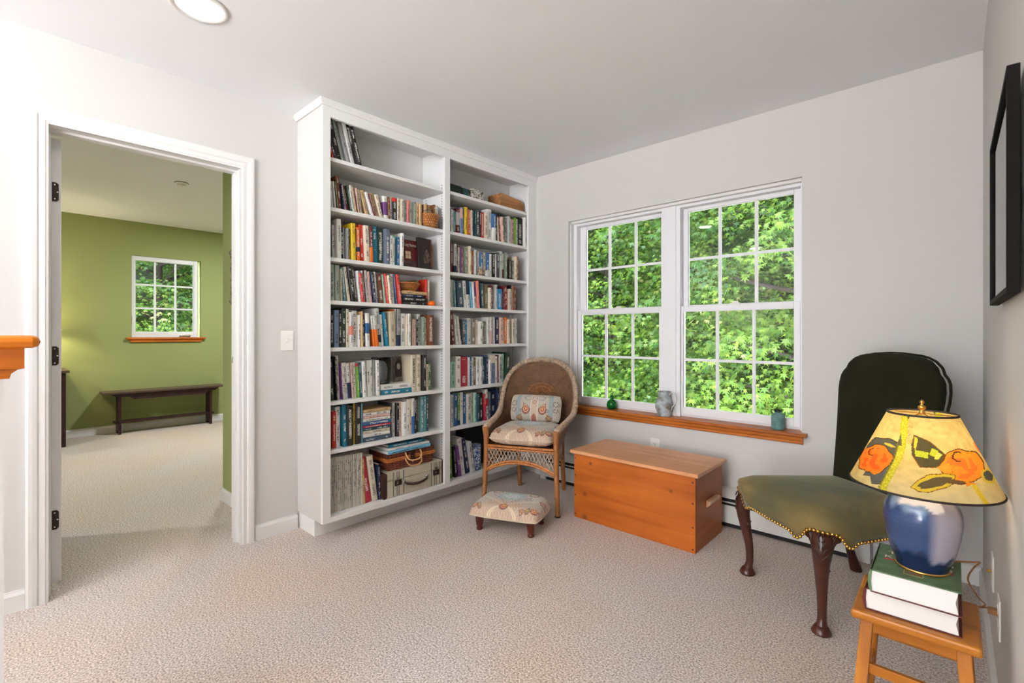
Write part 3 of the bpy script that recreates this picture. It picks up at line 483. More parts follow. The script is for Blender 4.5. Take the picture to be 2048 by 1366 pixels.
for key, data in BOOKS.items():
    lv, where = SH[key]; rows = [r.split(',') for r in data.split(';')]; z = BZ[lv]
    for i, r in enumerate(rows):
        y0, y1, h, c, a, ex = float(r[0]), float(r[1]), float(r[2]), r[3], float(r[4]), r[5]
        t = max(.005, (y1 - y0) * math.cos(a) * .97)
        mag = c == 'magazine'
        D = min(.19, max(.11, h * .7)) if not mag else .2
        lim = {7: 2.415, 6: 2.116, 5: 1.837, 4: 1.556, 3: 1.314, 2: 1.049, 1: .747, 0: .474}[lv] - z - .004
        h = min(h, lim - (t * math.sin(abs(a))))
        hard = rb.random() < .4 and t > .016
        me = book_mesh(t, D, h, hard).mesh('magazine' if mag else 'book', [book_m, page_m])
        o = bpy.data.objects.new('magazine' if mag else 'book', me); C.objects.link(o)
        x = -2.603 + rb.uniform(-.014, .014)
        if mag: x = -2.6 + rb.uniform(-.004, .004)
        if a <= 0: o.location = (x, y0, z + .0003); o.rotation_euler = (-a, 0, 0)
        else: o.location = (x, y0 + t * (1 - math.cos(a)), z + .0003 + t * math.sin(a)); o.rotation_euler = (-a, 0, 0)
        j = rb.uniform(.93, 1.05); cc = lin(tuple(min(255, v * j) for v in COL[c]))
        lum = sum(COL[c]) / 3; o.color = (*cc, .2 if lum < 130 else .9)
        if mag: o.color = (*cc, .9)
        spine_extra(o, ex, t, h, c)
        # wording: colour, width, lean, shelf and the neighbours
        size = 'thin ' if t < .012 else ('thick ' if t > .027 else '')
        lean = 'leaning ' if abs(a) > .1 else ''
        two = ''
        if ex.startswith('band:'): two = ' and ' + cn(ex.split(':')[1])
        nm = 'magazine' if mag else 'book'; short = where.replace(' of the', ',').replace('left bay', 'left bay')
        base = '%s%s%s%s %s' % (lean, size, 'grey' if mag else cn(c), two, nm)
        lf = cn(rows[i - 1][3]) if i else None; rt = cn(rows[i + 1][3]) if i + 1 < len(rows) else None
        cands = []
        if ex and not ex.startswith('band'): cands.append('%s lettered %s, %s' % (base, ex, where))
        if lf and rt and not mag: cands.append('%s between %s ones, %s' % (base, 'two ' + lf if lf == rt else lf + ' and ' + rt, where.replace(' of the', ' in')))
        cands.append('%s, %s from the left, %s' % (base, ORD[i], where.replace(' of the', ' in')))
        for lb in cands:
            if lb not in LABELS and len(lb.split()) <= 16: break
        LABELS.add(lb)
        tag(o, lb, nm, ('magazines' if mag else 'books') + ' on the ' + where)
# books lying flat in stacks
def flat_book(y0, y1, z0, t, c, label, group, x=-2.6, D=.15, ex='', cat='book'):
    h = y1 - y0; me = book_mesh(t, D, h, t > .02).mesh('book', [book_m, page_m]); o = bpy.data.objects.new('book', me); C.objects.link(o)
    o.location = (x, y0 + h, z0); o.rotation_euler = (math.pi / 2, 0, 0)
    # the book lies on its side: its spine still faces the room
    o.rotation_euler = (math.pi / 2, 0, 0); o.location = (x, y0 + h, z0)
    o.color = (*lin(COL[c]), .2 if sum(COL[c]) < 390 else .9); spine_extra(o, ex, t, h, c); LABELS.add(label)
    return tag(o, label, cat, group)
z = BZ[4]
for (t, c, y0, y1, lb) in ((.024, 'black', 1.79, 1.98, 'black book at the bottom of the flat stack under the woven basket'), (.026, 'black', 1.79, 1.99, 'black book lying second from bottom under the woven basket'),
                           (.017, 'navy', 1.792, 1.96, 'navy paperback lying third from bottom under the woven basket'), (.021, 'tan', 1.79, 1.985, 'tan book on top of the flat stack, woven basket on it')):
    flat_book(y0, y1, z + .0005, t, c, lb, 'books stacked flat on the fourth shelf of the left bay', ex=''); z += t + .0008
ZB4 = z
z = BZ[2]
for (t, c, y0, y1, lb, ex) in ((.029, 'teal', 1.64, 1.86, 'teal book lying flat under a white one, sixth shelf of the left bay', ''), (.033, 'white', 1.636, 1.855, 'thick white book lying flat beneath the glass vase', '')):
    flat_book(y0, y1, z + .0005, t, c, lb, 'books stacked flat under the glass vase', ex=ex, D=.17); z += t + .0008
ZB2 = z
z = BZ[1]
for i, (t, c, y0, y1, ex) in enumerate(((.026, 'navyslate', 1.514, 1.705, ''), (.02, 'white', 1.514, 1.7, ''), (.019, 'cream', 1.516, 1.7, ''), (.016, 'darkteal', 1.514, 1.7, ''), (.012, 'crimson', 1.514, 1.704, 'IN A DIFFERENT VOICE'), (.024, 'blue', 1.513, 1.712, ''),
                                        (.017, 'white', 1.516, 1.7, ''), (.015, 'pink', 1.518, 1.7, ''), (.02, 'white', 1.516, 1.702, ''), (.018, 'tan', 1.518, 1.705, ''))):
    flat_book(y0, y1, z + .0005, t, c, '%s book, %s from bottom of the tall flat stack, seventh shelf, left bay' % (cn(c), ORD[i]), 'books stacked flat on the seventh shelf of the left bay', ex=ex, D=.14, x=-2.6 - .003 * (i % 3)); z += t + .0008
# ---------------------------------------------------------------- other things on the shelves
def wicker_mat(name, c1, c2, su=90, sv=60, rough=.5):
    m, n, l, b = nmat(name); b.inputs['Roughness'].default_value = rough
    t = n.new('ShaderNodeTexCoord'); s = n.new('ShaderNodeSeparateXYZ'); l.new(t.outputs['UV'], s.inputs[0])
    def M(op, a, b_=None):
        q = n.new('ShaderNodeMath'); q.operation = op
        for i, v in enumerate((a, b_)):
            if v is None: continue
            if isinstance(v, (int, float)): q.inputs[i].default_value = v
            else: l.new(v, q.inputs[i])
        return q.outputs[0]
    U = M('MULTIPLY', s.outputs[0], su * math.pi); V = M('MULTIPLY', s.outputs[1], sv * math.pi)
    su_ = M('SINE', U); row = M('FLOOR', M('MULTIPLY', s.outputs[1], sv)); par = M('SUBTRACT', M('MULTIPLY', M('MODULO', row, 2), 2), 1)
    hh = M('MULTIPLY', M('ADD', M('MULTIPLY', M('MULTIPLY', su_, par), .5), .5), M('ABSOLUTE', M('SINE', V)))
    r = n.new('ShaderNodeValToRGB'); l.new(hh, r.inputs[0]); r.color_ramp.elements[0].position = .02; r.color_ramp.elements[0].color = (*lin(c1), 1); r.color_ramp.elements[1].position = .45; r.color_ramp.elements[1].color = (*lin(c2), 1)
    nz = n.new('ShaderNodeTexNoise'); nz.inputs['Scale'].default_value = 25; l.new(t.outputs['Object'], nz.inputs[0])
    mx = n.new('ShaderNodeMix'); mx.data_type = 'RGBA'; mx.blend_type = 'OVERLAY'; mx.inputs[0].default_value = .5; l.new(r.outputs[0], mx.inputs[6]); l.new(nz.outputs[0], mx.inputs[7]); l.new(mx.outputs[2], b.inputs['Base Color'])
    bp = n.new('ShaderNodeBump'); bp.inputs['Strength'].default_value = .9; bp.inputs['Distance'].default_value = .004; l.new(hh, bp.inputs['Height']); l.new(bp.outputs[0], b.inputs['Normal'])
    return m
basket_m = wicker_mat('basket_weave', (110, 56, 20), (206, 132, 62), 56, 22)
reed_m = mat('reed', (186, 118, 60), .5, var=.25, vscale=60)
def uvlathe(prof, seg, cx=0, cy=0, sx=1, sy=1):
    m = MB(); m.uv = []
    for i, (r, z) in enumerate(prof):
        for k in range(seg + 1):
            a = 2 * math.pi * k / seg; m.v.append((cx + r * sx * math.cos(a), cy + r * sy * math.sin(a), z)); m.uv.append((k / seg, i / (len(prof) - 1)))
    for i in range(len(prof) - 1):
        for k in range(seg): m.f.append((i * (seg + 1) + k, i * (seg + 1) + k + 1, (i + 1) * (seg + 1) + k + 1, (i + 1) * (seg + 1) + k)); m.m.append(0)
    return m
# small handled basket, second shelf
t = thing('basket', 'small round wicker basket with a thin bail handle, second shelf, left bay', 'basket', (-2.585, 2.003, BZ[6]))
prof = [(0, .001), (.05, .001), (.054, .01), (.058, .05), (.061, .078), (.064, .084), (.06, .088), (.055, .084), (.052, .05), (.048, .006), (0, .005)]
uvlathe(prof, 36, sx=.75).build('bowl', basket_m, t, smooth=True, fix=False)
MB().tube([(.047 * math.cos(a), .064 * math.sin(a), .082) for a in np.linspace(0, 2 * math.pi, 32, endpoint=False)], .005, 6, True).build('rim', reed_m, t, smooth=True)
MB().tube([(0, .066 * math.cos(a), .082 + .04 * math.sin(a)) for a in np.linspace(0, math.pi, 20)], .0016, 6).build('handle', dark_m, t, smooth=True)
# shallow woven bowl on the flat books
t = thing('basket', 'shallow open woven basket lying on the flat books, fourth shelf', 'basket', (-2.66, 1.872, ZB4))
bm_ = MB()
R1, R2 = .05, .085
for k in range(34):
    for dr in (1, -1):
        a0 = 2 * math.pi * k / 34; pts = []
        for s in np.linspace(0, 1, 5): rr = R1 + (R2 - R1) * s; aa = a0 + dr * s * .5; pts.append((rr * .8 * math.cos(aa), rr * 1.03 * math.sin(aa), .004 + .05 * s ** 1.2))
        bm_.tube(pts, .0018, 4)
bm_.build('sides', reed_m, t, smooth=True)
for z_, rr, r_ in ((.054, R2, .004), (.03, .071, .0025), (.005, R1, .004)):
    MB().tube([(rr * .8 * math.cos(a), rr * 1.03 * math.sin(a), z_) for a in np.linspace(0, 2 * math.pi, 32, endpoint=False)], r_, 5, True).build('rim', reed_m, t, smooth=True)
MB().lathe([(0, .001), (.05, .001), (.05, .004), (0, .004)], 24).build('base', reed_m, t)
# items beside it
flat = lambda n_, d_, m_, lb, ct, bv=.001: tag(box_obj(n_, d_, m_, None, bv), lb, ct)
olive_m = mat('olive_card', (92, 86, 40), .6); redc_m = mat('red_card', (186, 62, 40), .5); creamc_m = mat('cream_card', (216, 206, 180), .6)
for (y0, y1, h, c, x, lb) in ((1.962, 1.984, .178, 'olive', -2.69, 'olive book behind the flat stack, fourth shelf of the left bay'), (1.992, 2.006, .18, 'red', -2.62, 'red book right of the flat stack, fourth shelf of the left bay'), (2.008, 2.024, .175, 'cream', -2.62, 'cream book at the right end, fourth shelf of the left bay')):
    me = book_mesh(y1 - y0, .13, h, False).mesh('book', [book_m, page_m]); o = bpy.data.objects.new('book', me); C.objects.link(o); o.location = (x, y0, BZ[4]); o.color = (*lin(COL[c]), .9); tag(o, lb, 'book', 'books on the fourth shelf of the left bay')
orange_m = mat('orange_glaze', (228, 104, 24), .2)
t = thing('pot', 'tiny orange glazed pot at the front edge, fourth shelf, left bay', 'pot', (-2.592, 2.018, BZ[4]))
MB().lathe([(0, 0), (.018, 0), (.024, .008), (.025, .02), (.018, .03), (.01, .033), (.008, .036), (.004, .037), (0, .037)], 20).build('body', orange_m, t, smooth=True)
MB().tube([(0, .022, .02), (0, .03, .026), (0, .034, .032)], [.005, .004, .003], 8).build('spout', orange_m, t, smooth=True)
# magazine facing out and the dark framed picture, third shelf
t = thing('magazine', 'dark red log homes magazine facing out on the third shelf', 'magazine', (-2.622, 1.812, BZ[5])); t.rotation_euler = (0, -.12, 0)
magred_m = mat('magazine_cover', (86, 22, 20), .3)
MB().box(-.006, 0, 0, .155, 0, .19).build('cover', magred_m, t)
text_obj('title_lettering', 'Log Homes', letter_light, t, .03, lambda x, y, z: (.0006, .024 + x, .155 + y), width=.092)
pm = MB()
for (a, b) in ((0, 0), (1, 0), (0, 1), (1, 1)): pm.box(.0001, .0012, .025 + a * .022, .044 + a * .022, .065 + b * .026, .088 + b * .026)
pm.build('cover_photo', mat('lit_window_print', (206, 178, 150), .4), t)
MB().box(.0001, .0009, .002, .15, .004, .05).build('cover_photo', mat('dusk_print', (40, 32, 44), .4, c2=(88, 56, 44), vscale=60), t)
t = thing('picture', 'dark brown picture propped at the right end of the third shelf', 'picture', (-2.606, 1.925, BZ[5])); t.rotation_euler = (0, -.06, .12)
MB().box(-.02, 0, 0, .125, 0, .215).build('board', mat('dark_print', (34, 22, 18), .35), t, bevel=.002)
bl = MB(); q = [(.05, .045), (.085, .05), (.11, .075), (.1, .11), (.075, .14), (.058, .115), (.048, .085)]
bl.prism(q, 'x', .0002, .0012).build('painted_face', mat('face_print', (122, 100, 84), .4, c2=(50, 34, 28), vscale=40), t)
MB().box(-.004, .003, .112, .125, 0, .215).build('edge_strip', mat('gilt_brown', (92, 50, 24), .35), t, bevel=.001)
# vase and photograph, sixth shelf
vp = [(0, 0), (.052, 0), (.056, .004), (.057, .02), (.06, .1), (.063, .165), (.0605, .165), (.0575, .1), (.054, .03), (.05, .014), (0, .012)]
t = MB().lathe(vp, 40, cap=False).build('glass_vase', clear_m, None, smooth=True); t.location = (-2.675, 1.683, ZB2 + .001); tag(t, 'clear glass cylinder vase standing on the flat white book', 'vase')
t = thing('photograph', 'black and white portrait photograph propped on the sixth shelf', 'photograph', (-2.69, 1.79, ZB2)); t.rotation_euler = (0, -.08, 0)
t.location = (-2.7, 1.79, ZB2 + .001)
MB().box(-.003, 0, 0, .085, 0, .165).build('print', mat('sepia_print', (128, 118, 108), .4, c2=(70, 62, 56), vscale=50), t)
hair = [(.02, .03), (.065, .03), (.078, .06), (.075, .11), (.06, .145), (.035, .148), (.018, .12), (.012, .07)]
MB().prism(hair, 'x', .0002, .0008).build('hair_shape', mat('dark_grey_print', (44, 38, 36), .5), t)
MB().prism([(.044 + .013 * math.cos(a), .1 + .021 * math.sin(a)) for a in np.linspace(0, 2 * math.pi, 20, endpoint=False)], 'x', .0008, .0014).build('face_shape', mat('light_grey_print', (172, 160, 150), .5), t)
# boxes on the top shelf of the right bay
dkgreen_m = mat('dark_green_leather', (28, 44, 40), .45); tealbox_m = mat('teal_box_card', (34, 78, 76), .5)
t = thing('box', 'dark green flat box at the left end, top shelf, right bay', 'box', (-2.62, 2.147, BZ[7]))
MB().box(-.18, 0, .0, .165, 0, .058).build('body', dkgreen_m, t, bevel=.002); MB().box(-.182, .002, -.001, .167, .058, .075).build('lid', dkgreen_m, t, bevel=.002)
t = thing('box', 'teal card box between the dark green box and patterned one', 'box', (-2.625, 2.325, BZ[7]))
MB().box(-.15, 0, 0, .062, 0, .07).build('body', tealbox_m, t, bevel=.002); MB().box(-.152, .002, -.001, .063, .052, .072).build('lid', tealbox_m, t, bevel=.002)
def pattern_mat(name, ca, cb_, sc_=55, th=.5, feature='F1', cc=None):
    m, n, l, b = nmat(name); b.inputs['Roughness'].default_value = .4
    t_ = n.new('ShaderNodeTexCoord'); nz = n.new('ShaderNodeTexNoise'); nz.inputs['Scale'].default_value = sc_; nz.inputs['Detail'].default_value = 1; nz.inputs['Distortion'].default_value = 1.2
    l.new(t_.outputs['Object'], nz.inputs[0]); r = n.new('ShaderNodeValToRGB'); r.color_ramp.interpolation = 'CONSTANT'; l.new(nz.outputs[0], r.inputs[0])
    r.color_ramp.elements[0].color = (*lin(ca), 1); r.color_ramp.elements[1].position = th; r.color_ramp.elements[1].color = (*lin(cb_), 1)
    if cc: e_ = r.color_ramp.elements.new(th + .12); e_.color = (*lin(cc), 1)
    l.new(r.outputs[0], b.inputs['Base Color']); return m
bwpat_m = pattern_mat('black_white_scrolls', (230, 228, 218), (24, 24, 26), 60, .52, cc=(170, 120, 50))
t = thing('box', 'white box with black scroll pattern on the top shelf, right bay', 'box', (-2.62, 2.42, BZ[7])); t.rotation_euler = (0, 0, .12)
MB().box(-.09, 0, .0, .125, 0, .062).build('body', bwpat_m, t, bevel=.002); MB().box(-.092, .002, -.002, .127, .062, .088).build('lid', bwpat_m, t, bevel=.002)
honey_m = wood('honey_wood_veneer', (158, 104, 60), (196, 142, 92), .45, axis=1, scale=1.2)
t = thing('box', 'honey coloured wooden magazine box at the right end, top shelf', 'box', (-2.628, 2.735, BZ[7]))
mb = MB(); pr_ = [(0, 0), (.265, 0), (.265, .085), (.25, .1), (.225, .108), (0, .125)]
mb.prism(pr_, 'x', -.008, 0).prism(pr_, 'x', -.15, -.142).box(-.142, -.008, 0, .008, 0, .125).box(-.142, -.008, .257, .265, 0, .085).box(-.142, -.008, .008, .257, 0, .006)
mb.build('body', honey_m, t, bevel=.001)
# shell and bark figurine, third shelf of the right bay
bark_m = mat('dried_bark', (104, 76, 56), .8, c2=(206, 186, 160), vscale=70); coral_m = mat('white_coral', (206, 206, 200), .7, bump=.5, bscale=120, var=.2, vscale=90)
t = tag(MB().lathe([(0, 0), (.014, .001), (.02, .01), (.016, .02), (.019, .03), (.013, .04), (.006, .046), (.012, .056), (.004, .068), (0, .07)], 14).build('seed_pod', bark_m, None, smooth=True), 'brown dried seed pods in front of books, third shelf, right bay', 'ornament'); t.location = (-2.572, 2.45, BZ[5])
t2 = MB().lathe([(0, 0), (.012, .001), (.017, .012), (.013, .022), (.018, .03), (.008, .042), (0, .044)], 12); t2.lathe([(0, .02), (.01, .024), (.013, .034), (.008, .046), (.003, .055), (0, .056)], 10, .004, -.02); q = t2.build('seed_pod_cluster', bark_m, t, smooth=True); q.location = (.002, .032, 0); t.rotation_euler = (0, 0, .3)
t = MB().lathe([(0, 0), (.016, .001), (.022, .012), (.019, .026), (.023, .036), (.012, .048), (0, .05)], 16).build('coral', coral_m, None, smooth=True); tag(t, 'small lumpy white coral beside the brown seed pods', 'ornament'); t.location = (-2.5735, 2.527, BZ[5]); t.scale = (.55, 1.35, 1)
# blue and white tin with dark case behind, bottom shelf of the right bay
bluepat_m = pattern_mat('blue_white_floral', (226, 232, 238), (36, 78, 140), 75, .5)
t = thing('tin', 'blue and white floral tin beside the wicker chair, bottom shelf', 'tin', (-2.66, 2.475, BZ[0]))
MB().lathe([(0, 0), (.048, 0), (.048, .15), (0, .15)], 40).build('body', bluepat_m, t, smooth=True, angle=30); MB().lathe([(.048, .15), (.0505, .151), (.0505, .182), (.047, .186), (0, .188)], 40, cap=True).build('lid', bluepat_m, t, smooth=True, angle=30)
tag(box_obj('case', (-2.81, -2.74, 2.42, 2.95, BZ[0], BZ[0] + .33), mat('black_case_leather', (22, 21, 21), .5), None, .004), 'black case standing behind the blue tin, bottom shelf', 'case')
# suitcase
cloth_m = mat('suitcase_canvas', (190, 180, 158), .6, bump=.3, bscale=260, var=.07, vscale=12); leather_m = mat('dark_leather_trim', (52, 32, 26), .4); tanl_m = mat('tan_leather', (176, 118, 66), .45, var=.12, vscale=12)
stripe_m = mat('grey_stripe', (122, 120, 112), .6)
t = thing('suitcase', 'vintage cream striped suitcase with leather corners, bottom shelf', 'suitcase', (-2.568, 1.628, BZ[0]))
def rbox(y0, y1, z0, z1, x0, x1, r):
    pr_ = []
    for (cx, cz, a0) in ((y1 - r, z1 - r, 0), (y0 + r, z1 - r, 90), (y0 + r, z0 + r, 180), (y1 - r, z0 + r, 270)):
        for k in range(5): a = math.radians(a0 + 22.5 * k); pr_.append((cx + r * math.cos(a), cz + r * math.sin(a)))
    return MB().prism(pr_, 'x', x0, x1)
rbox(0, .484, .001, .105, -.22, 0, .028).build('case_bottom', cloth_m, t, smooth=False, bevel=.004)
rbox(.001, .483, .107, .16, -.22, -.001, .026).build('case_lid', cloth_m, t, bevel=.004)
for y in (.075, .1, .115, .15, .37, .395, .41, .44):
    MB().box(-.001, .0012, y - .004 if y in (.075, .15, .37, .44) else y - .002, y + .004, .006, .155).build('stripe', stripe_m, t)
for y0, y1 in ((-.002, .03), (.456, .4865)):
    rbox(y0, y1, .0005, .1605, -.2215, .002, .015).build('leather_corner', leather_m, t, bevel=.003)
for y in (.105, .405):
    q = MB().box(.001, .005, y - .022, y + .028, .068, .104).build('latch', leather_m, t, bevel=.001)
    MB().box(.003, .01, y - .012, y + .012, .104, .124).box(.005, .008, y - .008, y + .004, .08, .094).build('latch_clasp', chrome_m, q, bevel=.002)
MB().tube([(.006, .15, .078), (.022, .165, .07), (.027, .2, .062), (.028, .24, .058), (.027, .28, .062), (.022, .315, .07), (.006, .33, .078)], [.006, .008, .009, .009, .009, .008, .006], 10).build('handle', leather_m, t, smooth=True)
for y in (.15, .33): q = MB().lathe([(0, 0), (.013, 0), (.013, .006), (.008, .01), (0, .01)], 16).build('handle_mount', chrome_m, t, smooth=True, angle=30); q.rotation_euler = (0, math.pi / 2, 0); q.location = (.001, y, .08)
# wicker picnic case
wick_m = wicker_mat('dark_wicker_case', (52, 20, 16), (150, 74, 52), 40, 9)
t = thing('picnic_basket', 'brown wicker picnic case lying on the vintage suitcase', 'picnic basket', (-2.585, 1.672, BZ[0] + .161))
def uvbox(y0, y1, z0, z1, x0, x1, inset=0):
    m = MB(); m.uv = []; per = [(x0, y0), (x1, y0), (x1, y1), (x0, y1), (x0, y0)]; d = [0]
    for i in range(4): d.append(d[-1] + math.hypot(per[i + 1][0] - per[i][0], per[i + 1][1] - per[i][1]))
    for zi, z_ in enumerate((z0, z1)):
        for (x, y), dd in zip(per, d):
            k = inset if zi == 0 else 0; cx, cy = (x0 + x1) / 2, (y0 + y1) / 2
            m.v.append((x + (cx - x) * k, y + (cy - y) * k, z_)); m.uv.append((dd / d[-1], zi))
    for i in range(4): m.f.append((i, i + 1, 6 + i, 5 + i)); m.m.append(0)
    m.f += [(3, 2, 1, 0), (5, 6, 7, 8)]; m.m += [0, 0]; return m
uvbox(0, .36, 0, .063, -.21, 0, .06).build('case_body', wick_m, t, bevel=.003, fix=False)
uvbox(-.002, .362, .067, .107, -.212, .002).build('case_lid', wick_m, t, bevel=.003, fix=False)
rim_m = mat('cane_rim', (176, 104, 48), .45, var=.2, vscale=60)
for z_ in (.06, .072): MB().tube([(-.212, -.003, z_), (.003, -.003, z_), (.003, .363, z_), (-.212, .363, z_)], .006, 8, True).build('cane_rim', rim_m, t, smooth=False)
MB().box(.004, .008, .165, .2, .05, .108).build('strap', leather_m, t, bevel=.001); 
q = MB().lathe([(0, 0), (.012, 0), (.01, .004), (0, .005)], 12).build('strap_button', chrome_m, t, smooth=True); q.rotation_euler = (0, math.pi / 2, 0); q.location = (.006, .183, .038)
for dz in (0, -.034):
    MB().tube([(.008, .125, .1 + dz), (.02, .124, .085 + dz), (.032, .132, .062 + dz), (.036, .155, .05 + dz), (.036, .185, .048 + dz), (.036, .21, .05 + dz), (.032, .235, .062 + dz), (.02, .242, .085 + dz), (.008, .24, .1 + dz)], .0045, 8).build('handle', mat('cane_handle', (210, 160, 110), .4) if dz == 0 else MATS['cane_handle'], t, smooth=True)
zz = BZ[0] + .161 + .1085
for i, (y0, y1, x, th, c, lb) in enumerate(((1.668, 1.99, -2.57, .02, 'lightblue', 'pale blue large book lying directly on the wicker picnic case'), (1.672, 1.99, -2.58, .014, 'white', 'white large flat book, middle of three on the picnic case'), (1.69, 1.965, -2.6, .018, 'teal', 'teal flat book on top of the picnic case pile'))):
    flat_book(y0, y1, zz, th, c, lb, 'large books lying on the picnic case', x=x, D=.22, ex='MOTHER  A HOLIDAY' if i == 0 else ''); zz += th + .0006
# ---------------------------------------------------------------- wicker armchair
def catmull(P, n):
    P = [Vector(p) for p in P]; out = []
    for i in range(len(P) - 1):
        a = P[i - 1] if i else P[0] * 2 - P[1]; b = P[i]; c = P[i + 1]; d_ = P[i + 2] if i + 2 < len(P) else P[-1] * 2 - P[-2]
        for k in range(n):
            t = k / n; out.append(.5 * ((2 * b) + (-a + c) * t + (2 * a - 5 * b + 4 * c - d_) * t * t + (-a + 3 * b - 3 * c + d_) * t ** 3))
    return out + [P[-1]]
rattan_m = wicker_mat('rattan_weave', (66, 40, 24), (150, 106, 72), 230, 60, .4)
rattan2_m = wicker_mat('rattan_band', (92, 50, 20), (190, 124, 66), 120, 3, .4)
cane_m = mat('cane_wrap', (176, 112, 58), .38, var=.3, vscale=70); canep_m = mat('cane_pale', (182, 158, 136), .38, var=.25, vscale=60)
def wrap_mat():
    m, n, l, b = nmat('wrapped_cane'); b.inputs['Roughness'].default_value = .4
    t = n.new('ShaderNodeTexCoord'); wv = n.new('ShaderNodeTexWave'); wv.bands_direction = 'Z'; wv.inputs['Scale'].default_value = 48; wv.inputs['Distortion'].default_value = .4
    l.new(t.outputs['Object'], wv.inputs[0]); r = n.new('ShaderNodeValToRGB'); l.new(wv.outputs[0], r.inputs[0]); r.color_ramp.elements[0].color = (*lin((112, 62, 26)), 1); r.color_ramp.elements[1].color = (*lin((178, 114, 58)), 1); r.color_ramp.elements[1].position = .5
    l.new(r.outputs[0], b.inputs['Base Color']); bp = n.new('ShaderNodeBump'); bp.inputs['Strength'].default_value = .7; bp.inputs['Distance'].default_value = .002; l.new(wv.outputs[0], bp.inputs['Height']); l.new(bp.outputs[0], b.inputs['Normal']); return m
wrap_m = wrap_mat()
wc = thing('wicker_armchair', 'brown wicker armchair with arched back in front of the bookcase corner', 'armchair', (-2.058, 2.316, 0), math.atan2(.403, .915))
rimR = [(0, .56, .956), (.10, .552, .945), (.185, .53, .905), (.245, .495, .835), (.272, .455, .74), (.278, .42, .65), (.274, .37, .59), (.262, .27, .562), (.25, .12, .545), (.24, 0, .53)]
botR = [(0, .5, .41), (.06, .498, .41), (.12, .49, .41), (.16, .47, .41), (.185, .43, .41), (.2, .38, .41), (.21, .32, .41), (.22, .22, .41), (.232, .1, .41), (.24, 0, .41)]
rr_ = catmull(rimR, 8); bb_ = catmull(botR, 8); nR = len(rr_)
rim = [Vector((-p.x, p.y, p.z)) for p in rr_[:0:-1]] + rr_; bot = [Vector((-p.x, p.y, p.z)) for p in bb_[:0:-1]] + bb_
def shell(i0, i1, name, par):
    m = MB(); m.uv = []; nv = 14; per = [0]
    for i in range(1, len(rim)): per.append(per[-1] + (rim[i] - rim[i - 1]).length)
    for i in range(i0, i1 + 1):
        for k in range(nv + 1):
            v = k / nv; p = bot[i].lerp(rim[i], v); bulge = .02 * math.sin(math.pi * v) * (1 if rim[i].z > .7 else .3)
            p = p + Vector((0, bulge, 0)); m.v.append(tuple(p)); m.uv.append((per[i] / per[-1], (p.z - .41) / .55))
    for i in range(i1 - i0):
        for k in range(nv): m.f.append((i * (nv + 1) + k, i * (nv + 1) + k + 1, (i + 1) * (nv + 1) + k + 1, (i + 1) * (nv + 1) + k)); m.m.append(0)
    o = m.build(name, rattan_m, par, smooth=True); md = o.modifiers.new('thick', 'SOLIDIFY'); md.thickness = .009; md.offset = 0; return o
mid = nR - 1; cut = 48
shell(0, mid - cut, 'arm', wc); shell(mid + cut, len(rim) - 1, 'arm', wc); bk = shell(mid - cut, mid + cut, 'backrest', wc)
sb = MB()
for a in np.linspace(-1.25, 1.25, 15):
    pts = [(math.sin(a) * r_ * 1.35, .523 + .006 * (r_ / .09), .70 + math.cos(a) * r_) for r_ in (.02, .05, .08)]; sb.tube(pts, .002, 5)
for r_ in (.08, .055): sb.tube([(math.sin(a) * r_ * 1.35, .527, .70 + math.cos(a) * r_) for a in np.linspace(-1.4, 1.4, 20)], .0025, 5)
sb.build('sunburst_weave', cane_m, bk, smooth=True)
rimo = MB().tube(rim, .016, 10).build('rolled_rim', canep_m, wc, smooth=True)
hp = []; per = 0; turns = 0
fine = catmull([tuple(p) for p in rim], 8)
for i in range(len(fine) - 1):
    p = fine[i]; t_ = (fine[i + 1] - fine[max(i - 1, 0)]).normalized(); a = t_.cross(Vector((0, 1, .2))).normalized(); b_ = t_.cross(a)
    per += (fine[i + 1] - fine[i]).length; ph = per / .0125 * 2 * math.pi
    hp.append((p, a, b_, ph))
hx = MB(); pts = []
tot = hp[-1][3]; N = int(tot / (2 * math.pi) * 9); j = 0
for k in range(N):
    ph = tot * k / N
    while j < len(hp) - 2 and hp[j + 1][3] < ph: j += 1
    f = (ph - hp[j][3]) / max(1e-6, hp[j + 1][3] - hp[j][3]) if ph > hp[j][3] else 0
    p = hp[j][0].lerp(hp[j + 1][0], max(0, min(1, f))); pts.append(p + hp[j][1] * math.cos(ph) * .0175 + hp[j][2] * math.sin(ph) * .0175)
hx.tube(pts, .0042, 5).build('rim_wrap', canep_m, rimo, smooth=True)
# seat frame, legs
sf = MB(); outl = [(p.x, p.y) for p in bot]; sf.prism(outl, 'z', .395, .42).build('seat', rattan2_m, wc)
def leg_(pts, rs, nm='leg', m_=None):
    return MB().tube(catmull(pts, 4), list(np.interp(np.linspace(0, 1, (len(pts) - 1) * 4 + 1), np.linspace(0, 1, len(rs)), rs)), 12).build(nm, m_ or wrap_m, wc, smooth=True, angle=60)
for s in (-1, 1):
    leg_([(s * .24, -.002, .535), (s * .236, .004, .45), (s * .238, .004, .3), (s * .246, -.004, .12), (s * .25, -.006, .0)], [.022, .017, .0175, .0155, .0165])
    leg_([(s * .165, .475, .42), (s * .168, .49, .25), (s * .17, .53, 0)], [.018, .016, .017])
    MB().lathe([(0, 0), (.019, 0), (.0195, .004), (.019, .008), (0, .008)], 14, s * .25, -.006).build('leg_cap', bronze_m, wc, smooth=True, angle=30)
arch = lambda x, hw: .325 - .07 * (abs(x) / hw) ** 2.2
